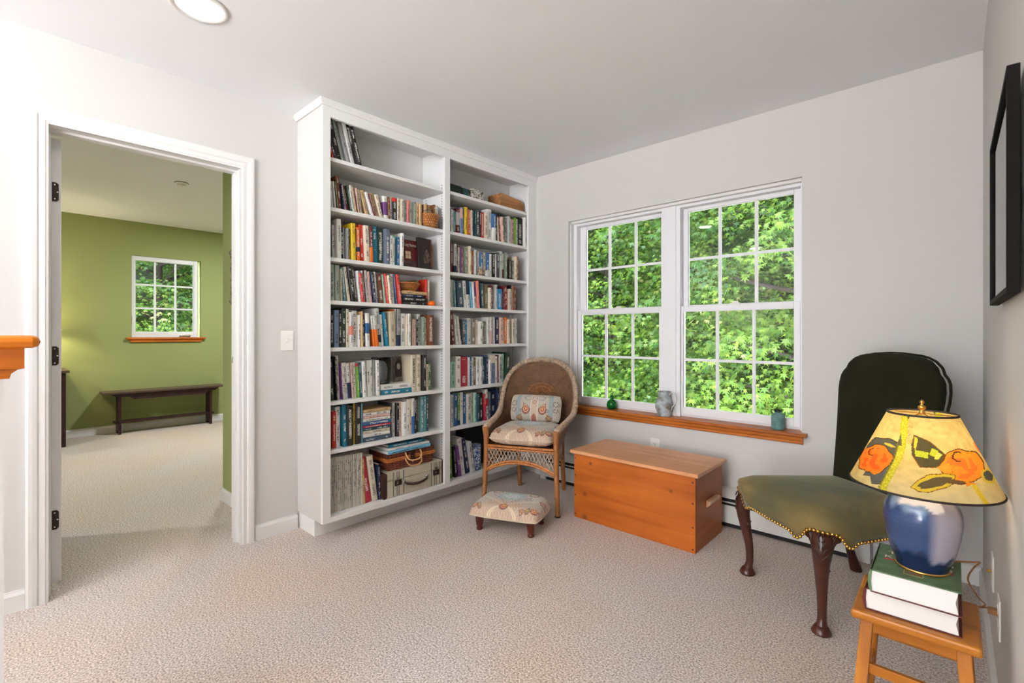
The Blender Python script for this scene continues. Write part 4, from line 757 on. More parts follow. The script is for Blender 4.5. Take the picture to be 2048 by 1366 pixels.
def skirt(A, B, hw):
    A = Vector(A); B = Vector(B); P = lambda x, z: (A + B) / 2 + (B - A) / 2 * (x / hw) + Vector((0, 0, z))
    for z_, r_ in ((.414, .009), (.398, .007)): 
        MB().tube([P(x, z_) for x in np.linspace(-hw, hw, 12)], r_, 8).build('braided_rail', rattan2_m if 0 else cane_m, wc, smooth=True)
    for dz, r_ in ((0, .008), (-.014, .007)): MB().tube([P(x, arch(x, hw) + dz) for x in np.linspace(-hw, hw, 24)], r_, 8).build('arched_rail', cane_m, wc, smooth=True)
    m = MB(); s_ = .024; n_ = int(2 * hw / s_)
    for d_ in (-1, 1):
        for i in range(-4, n_ + 5):
            x0 = -hw + i * s_; seg = []
            for z_ in np.linspace(.395, .25, 14):
                x = x0 + d_ * (.395 - z_) * .5
                if -hw < x < hw and z_ > arch(x, hw): seg.append(P(x, z_) + Vector((0, 0, 0)))
            if len(seg) > 1: m.tube(seg, .0028, 5)
    m.build('lattice', canep_m, wc, smooth=True)
skirt((-.238, 0, 0), (.238, 0, 0), .238); skirt((-.238, .01, 0), (-.17, .47, 0), .23); skirt((.238, .01, 0), (.17, .47, 0), .23)
# ---------------------------------------------------------------- paisley upholstery
def paint(u, v, style):
    n = u.shape[0]; L = lambda c: np.array(lin(c))
    col = np.tile(L((192, 184, 166)), (n, 1))
    f1 = np.sin(38 * u + 3 * np.sin(8 * v)) * np.sin(31 * v + 3 * np.sin(9 * u)); f2 = np.sin(70 * u + 2 * np.sin(21 * v)) * np.sin(64 * v)
    def put(mask, c, a=1.0): col[mask] = col[mask] * (1 - a) + L(c) * a
    put(f1 > .4, (138, 134, 130), .7); put(f1 < -.5, (166, 112, 88), .6); put(f2 > .55, (98, 114, 126), .6); put(f2 < -.7, (226, 222, 206), .8)
    def drop(uc, vc, s, dirx=1, sy=1.5, th=0.0, pal=((214, 170, 110), (166, 48, 30), (210, 180, 150), (150, 36, 26))):
        x = (u - uc) / s; y = (v - vc) / (s * sy); ct, st = math.cos(th), math.sin(th); x, y = x * ct + y * st, -x * st + y * ct
        x = x - dirx * .55 * np.clip(y, 0, 1.4) ** 2; wd = np.where(y > 0, np.clip(1 - .72 * y, .06, 1), 1.0); r = np.sqrt((x / wd) ** 2 + np.clip(y, -2, 0) ** 2 + (np.clip(y, 0, 2) * .74) ** 2)
        for lim, c in ((1.12, (96, 66, 62)), (1.0, pal[3]), (.74, pal[2]), (.52, pal[1]), (.3, pal[0])): put(r < lim, c, .9)
        put((r < .9) & (r > .78) & (np.sin(np.arctan2(y, x) * 16) > .3), (220, 196, 160))
    def ring(uc, vc, s, c, wdt=.25, k=9, sy=1):
        r = np.hypot((u - uc) / s, (v - vc) / (s * sy)); put((abs(r - 1) < wdt) & (np.sin(np.arctan2(v - vc, u - uc) * k) > -.5), c, .75)
    def line(a, b, c_, wd, c): d_ = np.abs(a * u + b * v - c_) / math.hypot(a, b); put(d_ < wd, c, .85)
    if style == 'pillow':
        put((abs(abs(u) - .66) < .09), (112, 144, 158), .55); put(abs(u) < .13, (204, 176, 152), .6); line(1, 0, .14, .012, (226, 220, 200)); line(1, 0, -.14, .012, (226, 220, 200))
        for s in (-1, 1):
            drop(s * .33, -.12, .15, s, 2.4); ring(s * .84, .3, .1, (98, 84, 84), .3, 11, 1.8); ring(s * .84, -.2, .08, (120, 84, 66), .35, 8, 1.8); drop(s * .6, -.75, .12, -s, 1.8, 0, ((150, 150, 120), (176, 108, 52), (110, 124, 100), (150, 76, 44))); ring(s * .52, -.25, .05, (86, 86, 96), .5, 6, 1.8); ring(s * .25, .72, .16, (104, 100, 130), .16, 14, 1)
        put((abs(u) < .1) & (v < -.72 + .3 * (1 - abs(u) * 9)), (150, 64, 44), .8); ring(0, .4, .06, (170, 90, 80), .4, 8, 2)
    else:
        col[:] = col * .75 + L((206, 208, 204)) * .25; g = np.clip((-v - .15) * 1.3, 0, 1)[:, None]; warm = L((196, 152, 118)); col[:] = col * (1 - .55 * g) + warm * .55 * g
        cv = .25; r = np.hypot(u * 1.0, (v - cv) * 1.0) + .06 * np.sin(np.arctan2(v - cv, u) * 8); put(r < .36, (150, 190, 200), .5); put(r < .24, (206, 214, 204), .5); put(abs(r - .37) < .02, (118, 150, 168), .6)
        for s in (-1, 1):
            line(s * 1.0, -1.15, .72, .014, (226, 212, 178)); line(s * 1.0, -1.15, .78, .01, (226, 212, 178)); drop(s * .86, -.72, .085, s, 1.7, -.3 * s, ((196, 190, 150), (190, 70, 40), (226, 166, 120), (150, 60, 40))); drop(s * .7, -.8, .075, s, 1.6, .5 * s, ((176, 168, 120), (180, 110, 50), (132, 138, 108), (150, 80, 50)))
            drop(s * .55, .65, .14, s, 1.5, .8, ((204, 200, 176), (176, 150, 120), (210, 204, 180), (150, 120, 110))); drop(s * .93, .15, .1, s, 1.8, 0, ((190, 180, 160), (150, 92, 100), (204, 190, 170), (140, 80, 90)))
            for k in range(7): ring(s * (.12 + .07 * k), -.3 + .09 * k, .028, (126, 84, 108), .5, 3)
        drop(s * .55, -.86, .06, -s, 1.5, .9, ((176, 168, 120), (170, 90, 50), (190, 150, 120), (140, 70, 50))); drop(s * .5, .1, .07, s, 1.6, .5, ((204, 200, 186), (150, 130, 140), (190, 196, 190), (128, 120, 130)))
        drop(0, -.72, .12, 0, 1.3, 0, ((216, 176, 90), (176, 84, 48), (190, 140, 110), (140, 56, 52))); put((np.abs(u) < .5) & (v < -.35) & (v > -.75) & (f2 > .1), (200, 128, 60), .55)
    return np.concatenate([np.clip(col, 0, 1), np.ones((n, 1))], 1)
fabric_m = painted('paisley_fabric', .85, .3, .15); piping_m = mat('piping_cord', (206, 190, 166), .8)
def cushion(w_, d_, h_, style, nu=150, nv=110, p=3.2, flatb=.6, tb=None):
    m = MB(); m.c = []
    U, V = np.meshgrid(np.linspace(-1, 1, nu), np.linspace(-1, 1, nv), indexing='ij'); u = U.ravel(); v = V.ravel()
    prof = np.clip((1 - np.abs(u) ** p), 0, 1) ** .5 * np.clip((1 - np.abs(v) ** p), 0, 1) ** .5
    rx = 1 - .07 * np.abs(v) ** 4; ry = 1 - .07 * np.abs(u) ** 4
    x = u * w_ / 2 * rx; y = v * d_ / 2 * ry
    cT = paint(u, v, style)
    for sgn, hh in ((1, h_ * (1 - (1 - flatb) / 2) * .62), (-1, h_ * flatb * .5)):
        o = len(m.v); m.v += list(zip(x.tolist(), y.tolist(), (sgn * hh * prof).tolist())); m.c.append(cT)
        for i in range(nu - 1):
            for k in range(nv - 1):
                q = (o + i * nv + k, o + (i + 1) * nv + k, o + (i + 1) * nv + k + 1, o + i * nv + k + 1); m.f.append(q if sgn > 0 else q[::-1]); m.m.append(0)
    m.c = np.concatenate(m.c); 
    edge = []
    for t_ in np.linspace(-1, 1, 24)[:-1]: edge.append((t_, -1))
    for t_ in np.linspace(-1, 1, 24)[:-1]: edge.append((1, t_))
    for t_ in np.linspace(1, -1, 24)[:-1]: edge.append((t_, 1))
    for t_ in np.linspace(1, -1, 24)[:-1]: edge.append((-1, t_))
    pp = [(a * w_ / 2 * (1 - .07 * abs(b_) ** 4), b_ * d_ / 2 * (1 - .07 * abs(a) ** 4), 0) for a, b_ in edge]
    return m, pp
cx_, cy_ = wc.location.x, wc.location.y; rz_ = wc.rotation_euler.z
def wl_(lx, ly, z): return (cx_ + math.cos(rz_) * lx - math.sin(rz_) * ly, cy_ + math.sin(rz_) * lx + math.cos(rz_) * ly, z)
t = thing('seat_cushion', 'paisley box cushion lying on the wicker armchair seat', 'cushion', wl_(0, .18, .467), rz_)
m, pp = cushion(.44, .42, .12, 'seat', p=5.5, flatb=.8); m.build('cover', fabric_m, t, smooth=True, fix=False); MB().tube(pp, .004, 6, True).build('piping', piping_m, t, smooth=True)
t = thing('throw_pillow', 'small rectangular paisley pillow with red drops leaning on the wicker back', 'pillow', wl_(-.005, .385, .612), rz_); t.rotation_euler = (math.radians(72), 0, rz_)
m, pp = cushion(.37, .19, .09, 'pillow', 190, 120, 3.0); m.build('cover', fabric_m, t, smooth=True, fix=False); MB().tube(pp, .0025, 6, True).build('piping', piping_m, t, smooth=True)
# footstool
t = thing('footstool', 'low paisley footstool on short turned legs in front of the wicker armchair', 'footstool', (-1.945, 2.105, 0), math.atan2(.127, .305))
m, pp = cushion(.43, .32, .2, 'seat', 170, 130, 7.0, .12); q = m.build('upholstery', fabric_m, t, smooth=True, fix=False); q.location = (0, 0, .098)
q = MB().tube(pp, .004, 6, True).build('piping', piping_m, t, smooth=True); q.location = (0, 0, .1)
for sx in (-1, 1):
    for sy in (-1, 1):
        q = MB().lathe([(0, 0), (.016, 0), (.0185, .004), (.018, .014), (.013, .02), (.02, .026), (.0235, .05), (.0245, .075), (.024, .095), (0, .095)], 20).build('leg', foot_m, t, smooth=True); q.location = (sx * .158, sy * .1, 0)
# ---------------------------------------------------------------- pine chest
t = thing('blanket_chest', 'amber pine blanket chest under the window', 'chest', (-1.3735, 2.49, 0))
MB().box(-.3835, .3835, 0, .02, 0, .4).build('front_board', pine_m, t, bevel=.002)
for a_, b_ in ((-.3835, -.3635), (.3635, .3835)): MB().box(a_, b_, .02, .37, 0, .4).build('end_board', pineend_m, t, bevel=.001)
MB().box(-.3835, .3835, .37, .39, 0, .4).box(-.3635, .3635, .02, .37, 0, .015).build('back_and_bottom', pine_m, t)
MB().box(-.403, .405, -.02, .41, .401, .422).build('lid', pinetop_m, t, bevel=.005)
plug_m = mat('dark_plug', (70, 30, 16), .6)
for x, zs in ((-.374, (.37, .265, .14, .022)), (.37, (.37, .26, .135, .02))):
    for z_ in zs: q = MB().lathe([(0, 0), (.0048, 0), (.0048, .0012), (0, .0015)], 10).build('plug', plug_m, t, smooth=True, angle=30); q.rotation_euler = (math.pi / 2, 0, 0); q.location = (x, 0, z_)
hb = MB().prism([(.384, .2), (.384, .245), (.41, .245), (.413, .232), (.405, .22)], 'y', .14, .29); q = hb.build('handle', wood('pale_handle', (190, 140, 100), (222, 184, 150), .3, axis=1), t, bevel=.005)
# ---------------------------------------------------------------- slipper chair
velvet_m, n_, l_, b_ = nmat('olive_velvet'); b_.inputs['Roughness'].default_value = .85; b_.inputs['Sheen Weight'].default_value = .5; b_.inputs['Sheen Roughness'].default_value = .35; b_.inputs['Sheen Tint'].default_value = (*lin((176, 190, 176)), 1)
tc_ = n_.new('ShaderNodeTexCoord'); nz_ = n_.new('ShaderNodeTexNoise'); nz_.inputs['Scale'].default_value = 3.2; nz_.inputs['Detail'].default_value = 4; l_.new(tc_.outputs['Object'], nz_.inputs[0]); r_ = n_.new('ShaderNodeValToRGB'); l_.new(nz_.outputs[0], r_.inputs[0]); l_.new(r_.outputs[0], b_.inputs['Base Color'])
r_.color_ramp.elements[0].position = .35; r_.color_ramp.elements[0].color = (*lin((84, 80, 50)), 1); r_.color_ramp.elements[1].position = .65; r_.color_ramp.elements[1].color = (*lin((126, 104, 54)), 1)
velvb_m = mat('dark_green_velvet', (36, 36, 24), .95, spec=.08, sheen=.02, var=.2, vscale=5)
scx, scy, srz = -.55, 2.31, math.atan2(-.645, .763)
ch = thing('slipper_chair', 'dark green velvet slipper chair with carved cabriole legs and brass nails', 'chair', (scx, scy, 0), srz)
ctl = [(0, -.055), (.15, -.05), (.245, -.032), (.283, .005), (.278, .09), (.258, .22), (.235, .36), (.215, .46), (.12, .485), (0, .49)]
hv = catmull([(x, y, 0) for x, y in ctl], 8); outl = hv + [Vector((-p.x, p.y, 0)) for p in hv[-2:0:-1]]
def zb(p):
    cd = min(math.hypot(abs(p.x) - .262, p.y + .02), .3)     # distance from the front corners along the rail
    z_ = .352
    if cd < .08: z_ = .35 + .047 * (1 - (cd / .08) ** 4)
    elif cd < .135: z_ = .352 - .016 * math.sin((cd - .08) / .055 * math.pi)
    if p.y > .3: z_ = .36
    return z_
rings = []; c0 = Vector((0, .2, 0))
for s, zf in ((.96, -1), (1, -1), (1.012, .30), (1.02, .62), (1.005, .85), (.95, 1.0)):
    R = []
    for p in outl:
        q = c0 + (p - c0) * s; z0 = zb(p); z_ = z0 if zf < 0 else z0 + (.452 - z0) * zf
        R.append((q.x, q.y, z_ + (.004 if s == .96 else 0)))
    rings.append(R)
for s, z_ in ((.86, .466), (.7, .477), (.5, .485), (.3, .489), (.1, .491), (.01, .491)): rings.append([((c0 + (p - c0) * s).x, (c0 + (p - c0) * s).y, z_) for p in outl])
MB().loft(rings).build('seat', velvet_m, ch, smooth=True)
MB().prism([(p.x * .93, .2 + (p.y - .2) * .93) for p in outl], 'z', .365, .40).build('seat_frame', dark_m, ch)
# backrest
zs = np.concatenate([np.linspace(.41, .95, 16), np.linspace(.97, 1.064, 14)])
W = lambda z_: float(np.interp(z_, [.41, .5, .62, .75, .88, .935, .965, .985, 1.01, 1.035, 1.052, 1.06, 1.064], [.212, .218, .226, .236, .25, .25, .238, .218, .207, .178, .14, .10, .03]))
rings = []
for z_ in zs:
    w0 = W(z_); th = .042 * min(1, (1.075 - z_) / .04 + .2); yc = .447 + (z_ - .42) * .14; R = []
    for k in range(48):
        a = 2 * math.pi * k / 48; cx2, sy2 = math.cos(a), math.sin(a); e_ = .5
        R.append((w0 * math.copysign(abs(cx2) ** e_, cx2), yc + th * math.copysign(abs(sy2) ** .7, sy2) - .012 * (1 - abs(cx2)) * (1 if sy2 < 0 else 0), float(z_)))
    rings.append(R)
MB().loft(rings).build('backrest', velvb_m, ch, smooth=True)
side = [(s * (W(z_) + .0), .447 + (z_ - .42) * .14 + .03, float(z_)) for s, zz in ((-1, zs), (1, zs[::-1])) for z_ in zz]
MB().tube(side, .005, 6).build('welt', velvb_m, ch, smooth=True)
nail = MB().lathe([(.0066, 0), (.0061, .0026), (.004, .0048), (0, .006)], 10, cap=False).mesh('nailhead', brass_m, True)
dist = 0; prev = None; acc = 0; cnt = 0
path = [(p, zb(p)) for p in hv if p.y < .42]; path = [(Vector((-p.x, p.y, 0)), z_) for p, z_ in path[:0:-1]] + path
pts3 = [Vector((c0.x + (p.x - c0.x) * 1.012, c0.y + (p.y - c0.y) * 1.012, z_ + .006)) for p, z_ in path]; fine = catmull([tuple(p) for p in pts3], 6)
last = None
for i in range(1, len(fine)):
    if last is None or (fine[i] - last).length > .0148:
        if cnt >= 98: break
        last = fine[i]; cnt += 1
        tg = (fine[i] - fine[i - 1]); nrm = Vector((tg.y, -tg.x, 0))
        if nrm.length < 1e-6: nrm = Vector((0, -1, 0))
        nrm.normalize(); nrm = (fine[i] - c0); nrm.z = 0; nrm.normalize()
        o = bpy.data.objects.new('nailhead', nail); C.objects.link(o); o.parent = ch; o.location = fine[i] + nrm * .001; o.rotation_euler = nrm.to_track_quat('Z', 'Y').to_euler()
def sleg(pts, rs, name='leg'):
    P = catmull(pts, 6); R = list(np.interp(np.linspace(0, 1, len(P)), np.linspace(0, 1, len(rs)), rs)); m = MB().tube(P, R, 18); return m.build(name, dark_m, ch, smooth=True)
for s in (-1, 1):
    k = .707
    P = [(s * .225, .012, .40), (s * .243, -.006, .355), (s * .247, -.012, .30), (s * .238, -.004, .22), (s * .228, .006, .14), (s * .226, .008, .07), (s * .230, .003, .03), (s * .232, .0, .0)]
    lg = sleg(P, [.034, .036, .034, .028, .0225, .0185, .0165, .0165, .021, .031])
    MB().lathe([(0, 0), (.03, 0), (.0345, .005), (.035, .009), (.03, .018), (.022, .032), (0, .032)], 24, s * .232, 0).build('foot', dark_m, ch, smooth=True)
    for dx, dy in ((-s, 0), (0, 1)):     # carved brackets either side of the knee, under the two rails
        bp_ = [(0, .402), (.07, .4), (.08, .385), (.08, .366), (.07, .354), (.056, .352), (.046, .34), (.038, .32), (.03, .29), (.018, .26), (-.005, .26), (-.01, .402)]
        m = MB(); ox_, oy_ = s * .25, -.014; nx_, ny_ = (0, -1) if dx else (s, 0)
        lo = [(ox_ + dx * u - nx_ * .014, oy_ + dy * u - ny_ * .014, z_) for u, z_ in bp_]; hi = [(ox_ + dx * u + nx_ * (.012 + .006 * max(0, 1 - u / .05)), oy_ + dy * u + ny_ * (.012 + .006 * max(0, 1 - u / .05)), z_) for u, z_ in bp_]
        br = m.loft([lo, hi]).build('knee_bracket', dark_m, lg, bevel=.004)
        m = MB()
        for k_ in range(5):
            pts = []
            for f in np.linspace(0, 1, 8):
                u = .072 - .0125 * k_ - .016 * f * (1 - f) * 2; pts.append((ox_ + dx * (u * (1 - .65 * f)) + nx_ * .0165, oy_ + dy * (u * (1 - .65 * f)) + ny_ * .0165, .394 - .008 * k_ * 0 - f * (.04 + .014 * k_)))
            m.tube(pts, .0034, 6)
        m.build('carving', dark_m, br, smooth=True)
        MB().lathe([(0, -.009), (.006, -.006), (.009, 0), (.006, .006), (0, .009)], 12).build('scroll_end', dark_m, lg, smooth=True).location = (s * .243 + dx * .024, -.006 + dy * .024, .245)
    m = MB()
    for k_ in range(4):
        bd = math.atan2(-1, s); ux, uy = math.cos(bd), math.sin(bd)
        for q_ in (-1, 1):
            tx, ty = -uy * q_, ux * q_; pts = [(s * .247 + ux * .0335 * (1 - .25 * f) + tx * (.004 + .02 * f * (1 - k_ * .2)), -.012 + uy * .0335 * (1 - .25 * f) + ty * (.004 + .02 * f * (1 - k_ * .2)), .30 + k_ * .022 + .022 * f) for f in (0, .35, .7, 1)]
            m.tube(pts, .0022, 5)
    m.build('knee_leaf', dark_m, lg, smooth=True)
    sleg([(s * .17, .43, .40), (s * .178, .455, .28), (s * .186, .50, .12), (s * .197, .546, 0)], [.024, .022, .018, .017, .019, .026])
# ---------------------------------------------------------------- small table, books, lamp
t = thing('side_table', 'small brown wooden stool table carrying two dictionaries and lamp', 'table', (-.074, 1.6545, 0))
cherry_m = wood('cherry_stain', (148, 84, 22), (194, 124, 42), .3, axis=0, scale=.8); cherryl_m = wood('cherry_leg', (144, 82, 22), (188, 118, 40), .35, axis=2, scale=.8)
MB().box(-.124, .124, -.1275, .1275, .407, .43).build('table_top', cherry_m, t, bevel=.006)
for sx in (-1, 1):
    for sy in (-1, 1):
        R = []
        for z_, k in ((0, 1.0), (.407, 0)):
            ex, ey = sx * (.092 + .028 * k), sy * (.092 + .045 * k); w2 = .0135
            R.append([(ex - w2, ey - w2, z_), (ex + w2, ey - w2, z_), (ex + w2, ey + w2, z_), (ex - w2, ey + w2, z_)])
        MB().loft(R).build('leg', cherryl_m, t, bevel=.002)
for sy in (-1, 1): MB().box(-.08, .08, sy * .094 - .007, sy * .094 + .007, .375, .407).build('apron', cherry_m, t); MB().box(-.087, .087, sy * .106 - .006, sy * .106 + .006, .27, .295).build('stretcher', cherry_m, t, bevel=.001)
for sx in (-1, 1): MB().box(sx * .094 - .007, sx * .094 + .007, -.08, .08, .375, .407).build('apron', cherryl_m, t); MB().box(sx * .102 - .006, sx * .102 + .006, -.094, .094, .2, .225).build('stretcher', cherryl_m, t, bevel=.001)
gcov_m = mat('green_book_cloth', (84, 108, 78), .55, bump=.4, bscale=400, var=.22, vscale=30); mcov_m = mat('maroon_book_cloth', (84, 26, 22), .5)
def big_book(label, x0, x1, y0, y1, z0, z1, cov, edge):
    t = thing('dictionary', label, 'book', ((x0 + x1) / 2, (y0 + y1) / 2, z0), .0, 'thick books on the side table'); hx, hy, h = (x1 - x0) / 2, (y1 - y0) / 2, z1 - z0
    MB().box(-hx, hx, -hy, hy, 0, .0025).build('back_cover', edge, t, bevel=.0008); MB().box(-hx, hx, -hy, hy, h - .003, h).build('front_cover', cov, t, bevel=.0008)
    MB().prism([(-hx, 0), (-hx - .004, h * .2), (-hx - .006, h * .5), (-hx - .004, h * .8), (-hx, h), (-hx + .003, h), (-hx + .001, h * .5), (-hx + .003, 0)], 'y', -hy, hy).build('spine', cov, t)
    MB().prism([(-hx + .003, .0026), (hx - .006, .0026), (hx - .011, h * .5), (hx - .006, h - .0031), (-hx + .003, h - .0031), (-hx + .001, h * .5)], 'y', -hy + .004, hy - .004).build('page_block', pagew_m, t)
    return t, hx, hy, h
big_book('thick maroon edged book lying directly on the brown side table', -.170, .016, 1.552, 1.775, .4305, .4855, mcov_m, mcov_m)
t, hx, hy, h = big_book('thick green dictionary under the lamp, on the maroon edged book', -.157, .015, 1.535, 1.748, .486, .544, gcov_m, mcov_m)
redl_m = mat('lettering_red', (196, 50, 50), .5)
for (w_, x, y, s_, m_) in (('T          D', -.062, .048, .024, letter_light), ('K        OM', -.066, .014, .026, letter_light)):
    text_obj('title_lettering', w_, m_, t, s_, lambda a, b, c: (x + a, y + b, h + .0004), width=.135)
MB().box(-.066, .072, -.008, -.001, h, h + .0005).build('red_rule', redl_m, t)
fm = MB(); fm.box(-.022, .016, -.078, -.077, h, h + .0004).box(-.022, .016, -.050, -.049, h, h + .0004).box(-.022, -.021, -.078, -.049, h, h + .0004).box(.015, .016, -.078, -.049, h, h + .0004); fm.build('emblem_frame', letter_gold, t)
text_obj('emblem_lettering', 'LPAB', redl_m, t, .02, lambda a, b, c: (-.0185 + a, -.0635 + b, h + .0005), width=.031)
# lamp
lx, ly, lz = -.060, 1.64, .5445
lp = thing('table_lamp', 'lit table lamp with rose painted shade and blue glazed pot base', 'table lamp', (lx, ly, lz))
prof = [(0, 0), (.05, 0), (.053, .004), (.057, .02), (.066, .045), (.0745, .08), (.0795, .115), (.0805, .135), (.078, .155), (.070, .174), (.058, .187), (.047, .195), (.041, .2), (.037, .207), (.0, .208)]
pp_ = catmull([(r, 0, z_) for r, z_ in prof], 4); m = MB().lathe([(max(0, p.x), p.z) for p in pp_], 72, cap=False)
P = np.array(m.v); ang = np.arctan2(P[:, 1], P[:, 0]); z_ = P[:, 2]
rs_ = np.random.RandomState(4); L3 = lambda c: np.array(lin(c))
wob = .012 * np.sin(ang * 3 + 1) + .008 * np.sin(ang * 7) + .006 * np.sin(ang * 13 + 2)
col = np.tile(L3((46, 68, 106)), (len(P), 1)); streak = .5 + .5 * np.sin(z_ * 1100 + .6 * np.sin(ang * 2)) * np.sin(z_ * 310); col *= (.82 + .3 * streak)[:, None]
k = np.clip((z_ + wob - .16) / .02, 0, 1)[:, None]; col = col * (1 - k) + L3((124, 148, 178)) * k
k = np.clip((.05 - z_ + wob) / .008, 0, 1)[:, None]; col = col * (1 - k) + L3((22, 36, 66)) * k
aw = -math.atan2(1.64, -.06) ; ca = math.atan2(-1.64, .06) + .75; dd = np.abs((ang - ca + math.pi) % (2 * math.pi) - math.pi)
k = (np.clip((.62 - dd) / .3, 0, 1) * np.clip((z_ - .045 - wob) / .01, 0, 1) * .75)[:, None]; col = col * (1 - k) + L3((168, 160, 168)) * k  # pinkish lighter side: partly a highlight painted into the glaze colour
dd = np.abs((ang - (ca - .75) + math.pi) % (2 * math.pi) - math.pi); k = (np.clip((.75 + wob * 8 - dd) / .08, 0, 1) * np.clip((z_ - .168 - wob * .4) / .004, 0, 1) * np.clip((.2 - z_) / .004, 0, 1))[:, None]; col = col * (1 - k) + L3((226, 226, 228)) * k  # white shoulder splash, part glaze and part painted highlight
m.c = np.concatenate([np.clip(col, 0, 1), np.ones((len(P), 1))], 1)
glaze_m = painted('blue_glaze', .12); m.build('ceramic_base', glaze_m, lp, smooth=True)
MB().lathe([(.048, -.0001), (.055, 0), (.0555, .003), (.053, .005)], 48, cap=False).build('brass_foot_ring', brass_m, lp, smooth=True)
MB().lathe([(0, .206), (.02, .206), (.018, .212), (.008, .214), (.008, .236), (.016, .238), (.016, .262), (0, .262)], 20).build('socket', brass_m, lp, smooth=True, angle=40)
bulbm, n_, l_, b_ = nmat('bulb_glow'); b_.inputs['Emission Color'].default_value = (1, .82, .58, 1); b_.inputs['Emission Strength'].default_value = 14; b_.inputs['Base Color'].default_value = (1, .95, .85, 1)
MB().lathe([(0, .262), (.013, .262), (.016, .275), (.028, .3), (.03, .318), (.024, .336), (.01, .345), (0, .346)], 24).build('bulb', bulbm, lp, smooth=True)
for s in (-1, 1): MB().tube([(s * .012, 0, .24), (s * .036, 0, .27), (s * .045, 0, .32), (s * .036, 0, .375), (s * .004, 0, .398)], .0016, 6).build('harp', brass_m, lp, smooth=True)
MB().lathe([(0, .398), (.008, .398), (.006, .403), (.0035, .406), (.008, .412), (.009, .416), (.004, .42), (.003, .423), (.0055, .427), (.004, .432), (0, .434)], 16).build('finial', brass_m, lp, smooth=True)
sm = bpy.data.materials.new('painted_shade'); sm.use_nodes = True; n_ = sm.node_tree.nodes; l_ = sm.node_tree.links; n_.remove(n_['Principled BSDF'])
at_ = n_.new('ShaderNodeAttribute'); at_.attribute_name = 'col'; df = n_.new('ShaderNodeBsdfDiffuse'); tl = n_.new('ShaderNodeBsdfTranslucent'); ms = n_.new('ShaderNodeMixShader'); ms.inputs[0].default_value = .5
for q in (df, tl): l_.new(at_.outputs[0], q.inputs[0])
l_.new(df.outputs[0], ms.inputs[1]); l_.new(tl.outputs[0], ms.inputs[2]); l_.new(ms.outputs[0], n_['Material Output'].inputs[0])
RB, RT, ZB_, ZT_ = .1535, .0715, .214, .399
NA, NV = 480, 150; A, V = np.meshgrid(np.linspace(0, 2 * math.pi, NA, endpoint=False), np.linspace(0, 1, NV), indexing='ij'); a = A.ravel(); v = V.ravel()
rad = RB + (RT - RB) * v; X = rad * np.cos(a); Y = rad * np.sin(a); Z = ZB_ + (ZT_ - ZB_) * v
# artwork coordinates: the motif repeats front and back round the cone
ca = math.atan2(-1.64, .06); ph = (a - ca + math.pi) % (2 * math.pi) - math.pi; ph = np.where(np.abs(ph) > math.pi / 2, ((ph + math.pi / 2) % math.pi) - math.pi / 2, ph)
hw = 735 + (345 - 735) * v; cxx = 780 - 15 * v; bb = 215 + (57 - 215) * v; yc = 1045 + (230 - 1045) * v; px = cxx + hw * np.sin(ph); py = yc + bb * np.cos(ph) + (.17 - .125 * v) * (px - cxx)
n = len(a); col = np.tile(L3((204, 178, 108)), (n, 1)); nf = rs_.rand(n)
gr = rs_.rand(60, 24); gx = (a / (2 * math.pi) * 60); gy = v * 22; i0 = gx.astype(int) % 60; j0 = gy.astype(int); fx = gx - np.floor(gx); fy = gy - j0; fx = fx * fx * (3 - 2 * fx); fy = fy * fy * (3 - 2 * fy); i1 = (i0 + 1) % 60
nn = 2 * ((gr[i0, j0] * (1 - fx) + gr[i1, j0] * fx) * (1 - fy) + (gr[i0, j0 + 1] * (1 - fx) + gr[i1, j0 + 1] * fx) * fy) - 1
col = col * (1 + .16 * nn[:, None]) * (.92 + .16 * nf[:, None]); kk = np.clip((py - 850) / 400, 0, 1)[:, None]; col = col * (1 - .45 * kk) + L3((214, 206, 168)) * .45 * kk
def put(mask, c, al=1.): col[mask] = col[mask] * (1 - al) + L3(c) * al * (.85 + .3 * nf[mask][:, None])
def ell(cx, cy, rx, ry, th=0):
    t_ = math.radians(th); x = (px - cx) * math.cos(t_) + (py - cy) * math.sin(t_); y = -(px - cx) * math.sin(t_) + (py - cy) * math.cos(t_); an = np.arctan2(y / ry, x / rx); return np.hypot(x / rx, y / ry) * (1 + .05 * np.sin(an * 5 + cx) + .03 * np.sin(an * 9))
def poly(pts):
    ins = np.zeros(n, bool); j = len(pts) - 1
    for i in range(len(pts)):
        xi, yi = pts[i]; xj, yj = pts[j]; c_ = ((yi > py) != (yj > py)) & (px < (xj - xi) * (py - yi) / (yj - yi + 1e-9) + xi); ins ^= c_; j = i
    return ins
put(ell(400, 720, 190, 165, 20) < 1.05, (60, 42, 30)); put(ell(400, 720, 190, 165, 20) < 1, (84, 84, 72)); put(ell(470, 640, 60, 14, 25) < 1, (222, 178, 60))
put(poly([(260, 900), (520, 760), (500, 900), (420, 1100), (310, 1090), (290, 1000), (210, 985)]), (90, 92, 84))
put(ell(325, 795, 172, 160) < 1.06, (70, 50, 34)); put(ell(325, 795, 172, 160) < 1, (230, 120, 40)); put((ell(325, 795, 172, 160) < .8) & (nn > .1), (226, 96, 36)); r_ = ell(300, 715, 42, 40); put((abs(r_ - 1) < .14) & (px < 310), (70, 40, 26)); put(poly([(270, 930), (400, 960), (330, 985)]), (228, 130, 40))
